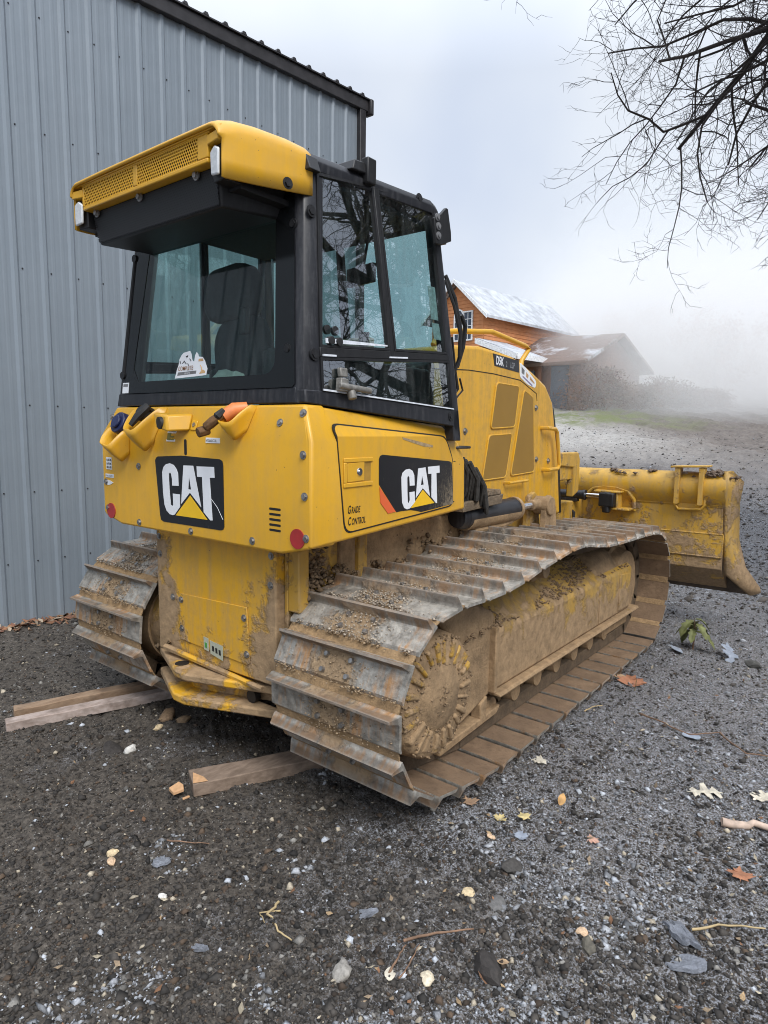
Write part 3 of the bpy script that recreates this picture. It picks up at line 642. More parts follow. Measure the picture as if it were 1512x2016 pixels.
    for k, (s, t, h, lab) in enumerate(((43, 21.5, 5.0, 'faint reddish tree dissolving in the mist'), (50, 18.5, 6.5, 'faint pale orange treetop above the mist'), (36, 27, 6, 'faint brown tree at the right in the mist'))):
        q = P(s, t, 0); z = gz(q.x, q.y); root = empty('russet_tree', (q.x, q.y, z), lab, 'tree')
        m = MB(); Tt = Tree(50 + k); Tt.grow([m, m, m], Vector((q.x, q.y, z - .1)), Vector((0, 0, 1)), h * .8, .14, 0, 2, (.02, .03, 0), (9, 5, 0), (8, 5, 4)); m.build('trunk', M_BARK, root)
        nL = 5200; rg = np.random.default_rng(70 + k)
        cl_ = rg.normal(0, 1, (40, 3)) * np.array([1.5, 1.5, h * .2]); c = cl_[rg.integers(0, 40, nL)] + rg.normal(0, .42, (nL, 3)); c += np.array([q.x, q.y, z + h * .62])
        u = rg.normal(0, 1, (nL, 3)); u /= np.linalg.norm(u, axis=1)[:, None]; v = np.cross(u, rg.normal(0, 1, (nL, 3))); v /= np.linalg.norm(v, axis=1)[:, None]
        Vv = np.stack([c + u * .09, c + v * .06, c - u * .09, c - v * .06], 1).reshape(-1, 3); o = bigmesh('crown', Vv, np.arange(nL * 4).reshape(-1, 4), M_RUS, root); o['kind'] = 'stuff'

# ------------------------------------------------------------------ bank of mist on the slope
def mist():
    m = bpy.data.materials.new('mist_volume'); m.use_nodes = True; nt = m.node_tree; nt.nodes.clear(); out = nt.nodes.new('ShaderNodeOutputMaterial')
    p = pos(nt)
    ds = nd(nt, 'ShaderNodeVectorMath', {0: p, 1: tuple(FS)}, operation='DOT_PRODUCT').outputs['Value']; ds = math_(nt, 'SUBTRACT', ds, C0.dot(FS))
    dt = nd(nt, 'ShaderNodeVectorMath', {0: p, 1: tuple(FT)}, operation='DOT_PRODUCT').outputs['Value']; dt = math_(nt, 'SUBTRACT', dt, C0.dot(FT))
    sx = nd(nt, 'ShaderNodeSeparateXYZ', {0: p})
    n = noise(nt, p, .16, 3, .55)
    e = math_(nt, 'ADD', dt, math_(nt, 'MULTIPLY', math_(nt, 'SUBTRACT', n, .5), 9.0))
    d = math_(nt, 'MULTIPLY', ramp(nt, e, 7.6, 12.8), ramp(nt, sx.outputs[2], 14.0, 5.0))
    d = math_(nt, 'MULTIPLY', d, ramp(nt, ds, 24, 33)); d = math_(nt, 'MULTIPLY', d, MISTD)
    v = nd(nt, 'ShaderNodeVolumePrincipled', {'Color': (.965, .96, .95, 1), 'Density': d, 'Anisotropy': 0.2}); nt.links.new(v.outputs[0], out.inputs['Volume'])
    return m
MISTD = .25
m = MB(); q0 = [P(20.5, 3.5, 0), P(20.5, 40, 0), P(54, 60, 0), P(54, 3.5, 0)]
m.hexa([(a.x, a.y, -1) for a in q0], [(a.x, a.y, 16.2) for a in q0]); o = m.build('mist', mist(), smooth=0); o['kind'] = 'stuff'; o['label'] = 'bank of pale mist swallowing the slope at the right'
# ================================================================== the bulldozer
dz = empty('bulldozer', (0, 1.2, -.06), 'yellow crawler bulldozer with black cab and muddy tracks standing on the dark ground', 'bulldozer')
def part(mb, name, mats, bevel=0, parent=None, **k): return mb.build(name, mats, parent or dz, bevel, **k)
def csx(y, z): return .652 + .048 * (y + .397) - .0993 * (z - 1.572)      # outside of the cab side at (y, z)
def cry(z): return -.397 + .0947 * (z - 1.572)                             # outside of the cab rear at z
def spx(y): return .733 - .0627 * (y + .445)                               # side panel
def SPp(y, z, o=0): return Vector((spx(y) + o - (max(0, z - 1.45) * .55), y, z))
def RPp(x, z, o=0): return Vector((x, -.445 - o + max(0, z - 1.43) * .32, z))
def CSp(y, z, o=0, s=1): return Vector((s * (csx(y, z) + o), y, z))
def CRp(x, z, o=0): return Vector((x, cry(z) - o, z))
def Hp(y, z, o=0): return Vector((.40 + o, y, z))
def plate(mb, pts2, fn, o0, o1, mi=0):
    a = [fn(*p, o0) for p in pts2]; b = [fn(*p, o1) for p in pts2]
    d = sum(((q - p) for p, q in zip(a, b)), Vector((0, 0, 0))) / len(a)
    return mb.prism(a, d, mi)
def textmesh(mb, body, size, origin, u, v, nrm, cond=.62, shear=0, bold=.012, space=1.0, mi=0, thick=.0012):
    c = bpy.data.curves.new('t', 'FONT'); c.body = body; c.size = 1; c.shear = shear; c.offset = bold; c.space_character = space; c.resolution_u = 4
    o = bpy.data.objects.new('t', c); COL.objects.link(o); bpy.context.view_layer.update()
    me = o.evaluated_get(bpy.context.evaluated_depsgraph_get()).to_mesh()
    vs_ = [Vector(origin) + Vector(u) * (p.co.x * size * cond) + Vector(v) * (p.co.y * size) + Vector(nrm) * thick for p in me.vertices]
    wd = max((p.co.x for p in me.vertices), default=0) * size * cond
    mb.add(vs_, [tuple(f.vertices) for f in me.polygons], mi)
    o.to_mesh_clear(); bpy.data.objects.remove(o); bpy.data.curves.remove(c)
    return wd
def bolts(pts, name='bolt', r=.011, h=.009, parent=None, mat=None):
    """washer + hex head, each its own object: (point, outward normal)"""
    for p, nrm in pts:
        p = Vector(p); nrm = Vector(nrm).normalized(); m = MB()
        m.cyl(p - nrm * .002, p + nrm * .003, r * 1.45, n=12); m.cyl(p + nrm * .003, p + nrm * h, r * .92, n=6)
        m.build(name, mat or M_STEEL, parent or dz, smooth=40)

# ---- main frame and rear case
m = MB(); m.box(-.41, .41, -.28, 2.30, .30, .99); part(m, 'main_frame', M_YELF, .015)
m = MB(); m.box(-.30, .30, 2.30, 2.55, .34, .80); part(m, 'front_frame', M_YELF, .02)
m = MB(); m.prism([(-.432, -.345, .985), (.430, -.345, .985), (.432, -.345, .395), (-.432, -.345, .375)], (0, .075, 0)); part(m, 'rear_case', M_YELC, .008)
m = MB(); m.prism([(-.245, -.345, .69), (.252, -.345, .71), (.268, -.345, .462), (.25, -.345, .45), (-.245, -.345, .462)], (0, -.006, 0)); cover = part(m, 'inspection_cover', M_YELC, .003)
bolts([((-.30, -.346, .66), (0, -1, 0)), ((-.225, -.351, .66), (0, -1, 0)), ((-.225, -.351, .52), (0, -1, 0)), ((.235, -.351, .66), (0, -1, 0)), ((.25, -.351, .50), (0, -1, 0)), ((.405, -.345, .955), (0, -1, 0)), ((.40, -.345, .83), (0, -1, 0)), ((-.405, -.345, .945), (0, -1, 0)), ((-.40, -.345, .86), (0, -1, 0))])
M_LABG = plain('label_green_white', (.40, .42, .33), .5, var=.1, scale=120); M_GREEN = plain('green_print', (.06, .25, .06), .5)
m = MB(); m.prism([(-.055, -.3515, .515), (-.02, -.3515, .513), (-.018, -.3515, .452), (-.053, -.3515, .455)], (0, -.0015, 0)); m.prism([(-.046, -.353, .49), (-.03, -.353, .489), (-.029, -.353, .465), (-.044, -.353, .466)], (0, -.001, 0), 1); part(m, 'label', [M_LABG, M_GREEN], smooth=0)
m = MB(); m.prism([(-.008, -.3515, .507), (.085, -.3515, .499), (.086, -.3515, .43), (-.005, -.3515, .445)], (0, -.0015, 0))
for q in range(3): m.prism([(.008 + q * .024, -.353, .485 - q * .004), (.022 + q * .024, -.353, .484 - q * .004), (.024 + q * .024, -.353, .46 - q * .004), (.010 + q * .024, -.353, .461 - q * .004)], (0, -.001, 0), 1)
part(m, 'label', [M_LABG, M_INK], smooth=0)
# brackets and mud between case and track
for b_ in ((.433, .455, -.30, .5, .40, 1.0), (.455, .52, -.30, -.24, .72, .985), (.455, .50, .10, .16, .5, 1.0), (-.455, -.433, -.30, .5, .40, 1.0)):
    m = MB(); m.box(*b_); part(m, 'frame_bracket', M_YELF, .006)
for b_ in ((.445, .475, .0, 1.6, .80, 1.02), (-.475, -.445, .0, 1.6, .80, 1.02)):
    m = MB(); m.box(*b_); part(m, 'side_skirt', M_MUD, .006)
# drawbar: two plates and the block between them
hexa_ = [(-.445, -.30), (-.445, -.335), (-.115, -.47), (-.03, -.47), (.385, -.315), (.40, -.28)]
m = MB(); m.prism([(x, y, .338) for x, y in hexa_], (0, 0, .036)); dbar = part(m, 'drawbar', M_YELC, .008)
m = MB(); m.prism([(x * .99 + .01, y * 1.06 + .01, .235) for x, y in hexa_], (0, 0, .038)); m.build('drawbar_plate', M_YELC, dbar, .008)
m = MB(); m.prism([(x * .86, y * .86 + .02, .27) for x, y in hexa_], (0, 0, .07)); m.build('drawbar_block', M_YELC, dbar, .008)
m = MB(); m.cyl((-.16, -.40, .374), (-.16, -.40, .3752), .033, n=20); m.build('pin_hole', M_INK, dbar)
m = MB(); m.cyl((.25, -.33, .302), (.25, -.30, .302), .03, n=16); m.build('side_hole', M_INK, dbar)
m = MB(); m.tube([(-.33, -.352, .43), (-.335, -.372, .41), (.36, -.36, .375)], [.012, .016, .012], 6); m.build('weld_lip', M_YELC, dbar)

# ---- rear counterweight / tank panel
m = MB(); a = [(-.722, 1.033), (-.572, .998), (.575, 1.0), (.722, 1.035)]
pts = a + [(.718, 1.43)]; pts2 = [(.718, 1.43), (.655, 1.567), (-.655, 1.567), (-.718, 1.43)]
outer = [RPp(x, z) for x, z in a] + [RPp(.722, 1.43), RPp(.655, 1.567), RPp(-.655, 1.567), RPp(-.722, 1.43)]
inner = [Vector((p.x, -.30, p.z)) for p in outer]
m.add(outer + inner, [(0, 1, 2, 3, 4, 7), (7, 4, 5, 6)] + [(i, 8 + i, 8 + (i + 1) % 8, (i + 1) % 8) for i in range(8)] + [tuple(range(15, 7, -1))])
rear = part(m, 'rear_panel', M_YEL, .010, seg=3)
for s in (1, -1):
    m = MB(); a = Vector((.7235, -.4445, 1.036)); b_ = Vector((.7235, -.4445, 1.43)); c = Vector((.657, -.40, 1.567)); d = Vector((.645, .54, 1.50)); e = Vector((.66, .735, 1.33)); g = Vector((.658, .75, 1.077)); h = Vector((.667, .66, 1.415))
    a.x = b_.x = .735
    o_ = [a, g, e, h, b_, d, c]; inn = [Vector((.34, p.y, p.z)) for p in o_]
    vs_ = [Vector((p.x * s, p.y, p.z)) for p in o_ + inn]; n = 7
    ring = [0, 1, 2, 3, 5, 6, 4]
    fs = [(0, 1, 2, 3, 4), (4, 3, 5, 6)] + [(ring[i], ring[(i + 1) % 7], n + ring[(i + 1) % 7], n + ring[i]) for i in range(7)] + [tuple(n + r_ for r_ in ring)]
    m.add(vs_, fs); sp_ = part(m, 'side_panel', M_YEL, .012, seg=3)
    if s > 0: side = sp_
def nrm_rear(z): return Vector((0, -1, .32 if z > 1.43 else 0)).normalized()
bolts([(RPp(x, z), nrm_rear(z)) for x, z in ((.548, 1.498), (.66, 1.534), (.694, 1.382), (.701, 1.23), (.708, 1.075), (.407, 1.031), (-.001, 1.025), (-.409, 1.024), (-.67, 1.52), (-.645, 1.47), (-.70, 1.20), (-.69, 1.07), (-.40, 1.29), (.02, 1.485), (.147, 1.49))])
# slots, reflectors, cable slot
for k in range(5):
    m = MB(); z = 1.170 - k * .0205; m.prism([RPp(x, zz, -.001) for x, zz in roundpoly([(.508, z - .0045), (.572, z - .0045), (.572, z + .0045), (.508, z + .0045)], .004, 3)], (0, -.0018, 0)); part(m, 'vent_slot', M_INK, smooth=0)
for x, z in ((.664, 1.069), (-.66, 1.057)):
    m = MB(); m.cyl(RPp(x, z, -.002), RPp(x, z, .004), .038, n=28); part(m, 'reflector', M_RED)
m = MB(); m.prism([RPp(-.027 + x, 1.39 + z, -.001) for x, z in roundpoly([(-.009, -.034), (.009, -.034), (.009, .034), (-.009, .034)], .009, 4)], (0, -.002, 0)); part(m, 'cable_slot', M_INK, smooth=0)
# CAT decal on the rear
R_C = [(-0.0823, 1.2186), (-0.0843, 1.2714), (-0.0942, 1.2911), (-0.115, 1.309), (-0.1452, 1.3152), (-0.1741, 1.3101), (-0.1948, 1.2963), (-0.2059, 1.2726), (-0.2047, 1.2313), (-0.2028, 1.1796), (-0.1941, 1.1256), (-0.1796, 1.1008), (-0.1557, 1.0861), (-0.1316, 1.0839), (-0.116, 1.0885), (-0.0755, 1.1254), (-0.0741, 1.1813), (-0.1272, 1.1812), (-0.1264, 1.13), (-0.1341, 1.1242), (-0.1449, 1.1297), (-0.1513, 1.1833), (-0.155, 1.2446), (-0.154, 1.2677), (-0.1449, 1.2745), (-0.1364, 1.2686), (-0.1308, 1.246), (-0.1308, 1.2167)]
R_AL = [(-0.0425, 1.3105), (-0.0071, 1.3114), (-0.0034, 1.2659), (-0.0111, 1.2079), (0.0001, 1.2084), (0.0008, 1.1943), (-0.0664, 1.1389)]
R_AR = [(-0.0071, 1.3114), (0.0278, 1.3123), (0.0781, 1.1374), (0.0008, 1.1943), (0.0001, 1.2084), (0.0096, 1.2086), (-0.0034, 1.2659)]
R_T = [(0.052, 1.311), (0.1715, 1.3138), (0.174, 1.2689), (0.1413, 1.2669), (0.1553, 1.0884), (0.1397, 1.0869), (0.0954, 1.1181), (0.0885, 1.2675), (0.0545, 1.2668)]
R_TRI = [(0.0012, 1.1819), (0.1201, 1.0874), (-0.1096, 1.0852)]
R_DEC = [(-0.2615, 1.3243), (-0.2517, 1.3364), (-0.24, 1.342), (-0.0576, 1.3526), (0.2083, 1.3472), (0.225, 1.3409), (0.2308, 1.3213), (0.2317, 1.0686), (0.225, 1.0571), (0.2098, 1.0518), (-0.207, 1.0471), (-0.2271, 1.0543), (-0.2338, 1.0775)]
S_C = [(0.2499, 1.2312), (0.2447, 1.2769), (0.2305, 1.2974), (0.2035, 1.3075), (0.1742, 1.3052), (0.1489, 1.2922), (0.14, 1.2715), (0.1453, 1.2075), (0.1501, 1.1609), (0.1671, 1.1362), (0.1902, 1.1279), (0.2134, 1.1301), (0.2562, 1.1557), (0.2509, 1.2037), (0.2074, 1.2031), (0.212, 1.1666), (0.2026, 1.1529), (0.1957, 1.1607), (0.1908, 1.2043), (0.1872, 1.269), (0.1948, 1.2776), (0.205, 1.2681), (0.2096, 1.2319)]
S_AL = [(0.2776, 1.3063), (0.3088, 1.3076), (0.3116, 1.2736), (0.3037, 1.2289), (0.3163, 1.2296), (0.3198, 1.2138), (0.2624, 1.1735)]
S_AR = [(0.3088, 1.3076), (0.3404, 1.3086), (0.3863, 1.1715), (0.3198, 1.2138), (0.3163, 1.2296), (0.3275, 1.2301), (0.3116, 1.2736)]
S_T = [(0.3618, 1.3104), (0.4676, 1.3121), (0.4709, 1.2781), (0.4406, 1.2779), (0.4537, 1.1346), (0.4439, 1.1342), (0.3998, 1.1666), (0.3961, 1.277), (0.367, 1.2765)]
S_TRI = [(0.3215, 1.2062), (0.4287, 1.1367), (0.2233, 1.1311)]
S_DEC = [(-0.0286, 1.357), (-0.0203, 1.3701), (-0.003, 1.3747), (0.5619, 1.3302), (0.5864, 1.3235), (0.5957, 1.3034), (0.6145, 1.1218), (0.6065, 1.1164), (0.3103, 1.1044), (0.2751, 1.1134), (0.2203, 1.1222), (0.1417, 1.1242), (0.1069, 1.1229), (-0.0261, 1.2517)]
S_ORG = [(-0.0229, 1.2414), (0.1005, 1.1264), (0.0422, 1.1233), (-0.0155, 1.1749)]
m = MB(); plate(m, R_DEC, RPp, -.001, .0015); dec = m.build('logo_decal', M_DEC, dz, smooth=0)
for nm, ps, mt in (('letter', (R_C,), M_WHITE), ('letter', (R_AL, R_AR), M_WHITE), ('letter', (R_T,), M_WHITE), ('triangle', (R_TRI,), M_TRI)):
    m = MB()
    for p_ in ps: plate(m, p_, RPp, .0012, .0026)
    m.build(nm, mt, dec, smooth=0)
m = MB(); m.tube([RPp(.150, 1.178, .002), RPp(.19, 1.145, .002), RPp(.225, 1.098, .002)], .0009, 4); m.build('scratch', M_WHITE, dec)
# door in the side panel, its latch, decal and lettering
SEAM = roundpoly([(-.305, 1.495), (.520, 1.447), (.603, 1.33), (.612, 1.112), (-.245, 1.076), (-.289, 1.38)], .045, 5)
SEAM = [(y, min(z, 1.45 + (z - 1.45) * 1.0)) for y, z in SEAM]
def SD(y, z, o=0): return SPp(y, z, o)
ctr = Vector((sum(p[0] for p in SEAM) / len(SEAM), sum(p[1] for p in SEAM) / len(SEAM)))
def grow2(pts, d):
    out = []
    for y, z in pts:
        v = Vector((y, z)) - ctr; out.append((y + math.copysign(d, v.x), z + math.copysign(d, v.y)))
    return out
def sheet(mb, pts2, fn, o, mi=0):
    """surface following the panel's crease: strip between the crease line and the outline"""
    lo = [p for p in pts2]
    vs_ = [fn(*p, o) for p in lo]
    return mb, vs_
def creased(mb, poly, o0, o1, zc=1.45):
    lowp, upp = [], []; n = len(poly)
    for i in range(n):
        p, q = poly[i], poly[(i + 1) % n]
        (lowp if p[1] <= zc else upp).append(p)
        if (p[1] - zc) * (q[1] - zc) < 0:
            t = (zc - p[1]) / (q[1] - p[1]); c = (p[0] + (q[0] - p[0]) * t, zc); lowp.append(c); upp.append(c)
    for pp in (lowp, upp):
        if len(pp) > 2: plate(mb, pp, SPp, o0, o1)
m = MB(); creased(m, grow2(SEAM, .0065), -.004, .0032); m.build('door_gap', M_INK, side, smooth=0)
m = MB(); creased(m, SEAM, -.003, .0045); door = m.build('service_door', M_YEL, dz, smooth=0)
m = MB(); plate(m, S_DEC, SPp, .003, .0060); dec = m.build('logo_decal', M_DECD, dz, smooth=0)
for nm, ps, mt in (('letter', (S_C,), M_WHITE), ('letter', (S_AL, S_AR), M_WHITE), ('letter', (S_T,), M_WHITE), ('triangle', (S_TRI,), M_TRI), ('stripe', (S_ORG,), M_ORG)):
    m = MB()
    for p_ in ps: plate(m, p_, SPp, .0055, .0072)
    m.build(nm, mt, dec, smooth=0)
m = MB(); y0, y1, z0, z1 = -.263, -.074, 1.252, 1.367
for (a, b_, c, d) in ((y0, y1, z1 - .018, z1), (y0, y1, z0, z0 + .018), (y0, y0 + .020, z0 + .018, z1 - .018)): plate(m, [(a, c), (b_, c), (b_, d), (a, d)], SPp, .004, .010)
lt = part(m, 'latch_frame', M_YEL, .003, parent=door)
m = MB(); plate(m, [(-.240, 1.272), (-.132, 1.275), (-.132, 1.350), (-.240, 1.346)], SPp, .004, .0085); m.build('latch', M_YEL, door, .002)
m = MB(); plate(m, [(-.130, 1.272), (-.085, 1.273), (-.085, 1.349), (-.130, 1.350)], SPp, .0042, .0050); m.build('latch_recess', plain('recess_shade_yellow', (.36, .20, .03), .6), door, smooth=0)  # flat plate in darker yellow: the recess's shade is put into the colour
m = MB(); p = SPp(-.165, 1.311, .008); m.cyl(p, p + Vector((.004, 0, 0)), .017, .015, 18); m.cyl(p + Vector((.004, 0, 0)), p + Vector((.007, 0, 0)), .008, n=10); m.build('lock', M_CHROME, door)
u = (SPp(.1, 1.1) - SPp(0, 1.1)).normalized(); nv = Vector((1, .0627, 0)).normalized(); zz = Vector((0, 0, 1))
def smallcaps(mb, word, org, size, u, v, nrm, cond, shear, bold, mi=0):
    wd = textmesh(mb, word[0], size, org, u, v, nrm, cond, shear, bold, 1, mi)
    textmesh(mb, word[1:], size * .80, Vector(org) + Vector(u) * (wd + size * .05), u, v, nrm, cond, shear, bold, 1.05, mi)
m = MB(); smallcaps(m, 'GRADE', SPp(-.236, 1.1495, .0048), .045, u, Vector((0, .0, 1)), nv, .60, .22, .016); smallcaps(m, 'CONTROL', SPp(-.234, 1.1035, .0048), .045, u, Vector((0, 0, 1)), nv, .60, .22, .016); m.build('lettering', M_INK, door, smooth=0, fix=False)
m = MB(); plate(m, [(.145, 1.447), (.405, 1.409), (.405, 1.399), (.32, 1.405), (.15, 1.437)], SPp, .0045, .0056); m.build('scuff', plain('scraped_primer', (.34, .25, .14), .8, var=.3, scale=60), door, smooth=0)
for z in (1.325, 1.125):
    m = MB(); plate(m, [(.612, z), (.632, z), (.632, z + .004), (.612, z + .004)], SPp, .001, .003); m.build('hinge_mark', M_INK, side, smooth=0)
# scoops that shield the filler caps
def scoop(rim, apex):
    # rim: (x, outward, z) from the panel's left edge over the lip to the right edge; apex on the panel
    pts_ = [Vector(p) for p in rim]; full = []
    for i in range(len(pts_) - 1):
        p0, p1, p2, p3 = pts_[max(i - 1, 0)], pts_[i], pts_[i + 1], pts_[min(i + 2, len(pts_) - 1)]
        for k in range(5):
            t = k / 5; full.append(.5 * ((2 * p1) + (p2 - p0) * t + (2 * p0 - 5 * p1 + 4 * p2 - p3) * t * t + (3 * p1 - p0 - 3 * p2 + p3) * t ** 3))
    full.append(pts_[-1]); n = len(full); A = Vector(apex); rows = []
    for f in (0, .25, .5, .75, .92):
        row = []
        for i, p in enumerate(full):
            w_ = (i / (n - 1)) * 2 - 1; e = A + Vector((.030 * w_, .004 + .012 * (1 - w_ * w_), .030 * abs(w_) ** 2.2)); q = p.lerp(e, f); bow = math.sin(math.pi * f) * .012
            row.append(RPp(q.x, q.z, max(q.y, -.003) + bow * (1 - abs(w_)) + (.0 if abs(w_) < .98 else -.002)))
        rows.append(row)
    m = MB(); m.add([p for r_ in rows for p in r_], [(k * n + i, k * n + i + 1, (k + 1) * n + i + 1, (k + 1) * n + i) for k in range(len(rows) - 1) for i in range(n - 1)])
    m.build('filler_scoop', M_YEL, dz, smooth=70, solid=.006)
SC3 = [(.243, 0, 1.563), (.245, .03, 1.565), (.265, .065, 1.54), (.287, .09, 1.507), (.325, .095, 1.497), (.365, .09, 1.502), (.378, .065, 1.535), (.387, .03, 1.566), (.391, 0, 1.561)]
SC2 = [(-.43, 0, 1.555), (-.431, .035, 1.556), (-.385, .085, 1.51), (-.344, .115, 1.469), (-.30, .12, 1.462), (-.261, .115, 1.463), (-.245, .08, 1.51), (-.234, .03, 1.561), (-.216, 0, 1.56)]
SC1 = [(-.625, 0, 1.468), (-.615, .03, 1.47), (-.585, .07, 1.44), (-.56, .10, 1.403), (-.525, .105, 1.392), (-.49, .10, 1.388), (-.478, .06, 1.43), (-.474, .035, 1.456), (-.47, 0, 1.45)]
scoop(SC3, (.335, 0, 1.425)); scoop(SC2, (-.30, 0, 1.358)); scoop(SC1, (-.505, 0, 1.304))
for (x, z, mt, r_) in ((-.335, 1.52, M_RUB, .040), (-.515, 1.475, M_DARKBLUE, .055)):
    m = MB(); p = RPp(x, z, 0); m.cyl(p, p + Vector((0, -.05, .02)), r_, r_ * .94, 18); m.cyl(p + Vector((0, -.05, .02)), p + Vector((0, -.062, .025)), r_ * .6, n=12); part(m, 'filler_cap', mt, .004)
m = MB(); m.tube([RPp(-.31, 1.55, .03), RPp(-.30, 1.565, .05), RPp(-.32, 1.52, .075), RPp(-.34, 1.48, .085)], [.016, .02, .018, .012], 7); part(m, 'cap_lock', M_RUB)
m = MB(); m.tube([RPp(.335, 1.555, .0), RPp(.31, 1.548, .04), RPp(.285, 1.52, .065)], [.026, .030, .026], 10); part(m, 'fill_cap_handle', plain('orange_plastic', (.75, .23, .07), .45))
m = MB(); m.tube([RPp(.29, 1.53, .075), RPp(.265, 1.50, .095), RPp(.24, 1.475, .105)], [.017, .021, .019], 8); m.cyl(RPp(.235, 1.468, .085), RPp(.225, 1.455, .125), .021, n=8); part(m, 'clevis_pin', plain('rusty_pin', (.16, .085, .035), .7, .4, var=.4, scale=50), .003)
m = MB(); m.tube([RPp(.295, 1.545, .08), RPp(.285, 1.522, .095), RPp(.275, 1.51, .09)], [.012, .018, .012], 7); part(m, 'strap_knot', M_RUB)
# rear camera housing
m = MB(); m.hexa([RPp(-.155, 1.47, .075), RPp(-.045, 1.455, .09), RPp(0, 1.46, 0), RPp(-.11, 1.475, 0)], [RPp(-.165, 1.535, .10), RPp(-.055, 1.525, .10), RPp(-.01, 1.535, 0), RPp(-.12, 1.54, 0)]); cammount = part(m, 'camera_housing', M_YEL, .010)
m = MB(); m.cyl(RPp(-.10, 1.493, .078), RPp(-.104, 1.491, .098), .028, .026, 18); m.build('camera_lens', M_RUB, cammount)
m = MB(); m.prism([RPp(0, 1.465, 0), RPp(.038, 1.463, 0), RPp(.038, 1.503, 0), RPp(0, 1.505, 0)], (0, -.006, 0)); m.build('mount_tab', M_YEL, cammount, .002)
# small labels with writing
def labelplate(x0, z0, x1, z1, name='label'):
    m = MB(); m.prism([RPp(x0, z0, 0), RPp(x1, z0, 0), RPp(x1, z1, 0), RPp(x0, z1, 0)], (0, -.0022, 0)); return m.build(name, M_WHITE, dz, smooth=0)
lb = labelplate(.118, 1.412, .212, 1.434); m = MB(); textmesh(m, 'HYDRAULIC OIL', .0155, RPp(.123, 1.417, .003), (1, 0, 0), (0, 0, 1), (0, -1, 0), .62, 0, .01); m.build('lettering', M_INK, lb, smooth=0, fix=False)
lb = labelplate(-.168, 1.412, -.102, 1.470); m = MB()
for (a, b_, c, d) in ((-.162, -.138, 1.418, 1.45), (-.134, -.110, 1.43, 1.436), (-.134, -.110, 1.418, 1.424), (-.162, -.108, 1.456, 1.464)): m.prism([RPp(a, c, .0022), RPp(b_, c, .0022), RPp(b_, d, .0022), RPp(a, d, .0022)], (0, -.001, 0))
m.build('print', plain('olive_print', (.20, .19, .05), .6), lb, smooth=0)
lb = labelplate(-.692, 1.262, -.640, 1.322); m = MB(); rr = random.Random(2)
for q in range(9): a = -.686 + (q % 3) * .016; c = 1.268 + (q // 3) * .018; m.prism([RPp(a, c, .0022), RPp(a + .009 + rr.random() * .004, c, .0022), RPp(a + .010, c + .008 + rr.random() * .004, .0022), RPp(a, c + .010, .0022)], (0, -.001, 0))
m.build('print', M_GREY, lb, smooth=0)
lb = labelplate(-.702, 1.222, -.626, 1.240); m = MB(); textmesh(m, 'ENGINE COOLANT', .0115, RPp(-.699, 1.227, .003), (1, 0, 0), (0, 0, 1), (0, -1, 0), .66, 0, .005); m.build('lettering', M_GREY, lb, smooth=0, fix=False)
m = MB(); m.prism([RPp(-.688, 1.183, 0), RPp(-.66, 1.187, 0), RPp(-.632, 1.198, 0), RPp(-.66, 1.206, 0), RPp(-.688, 1.209, 0)], (0, -.002, 0)); part(m, 'arrow_sticker', M_WHITE, smooth=0)

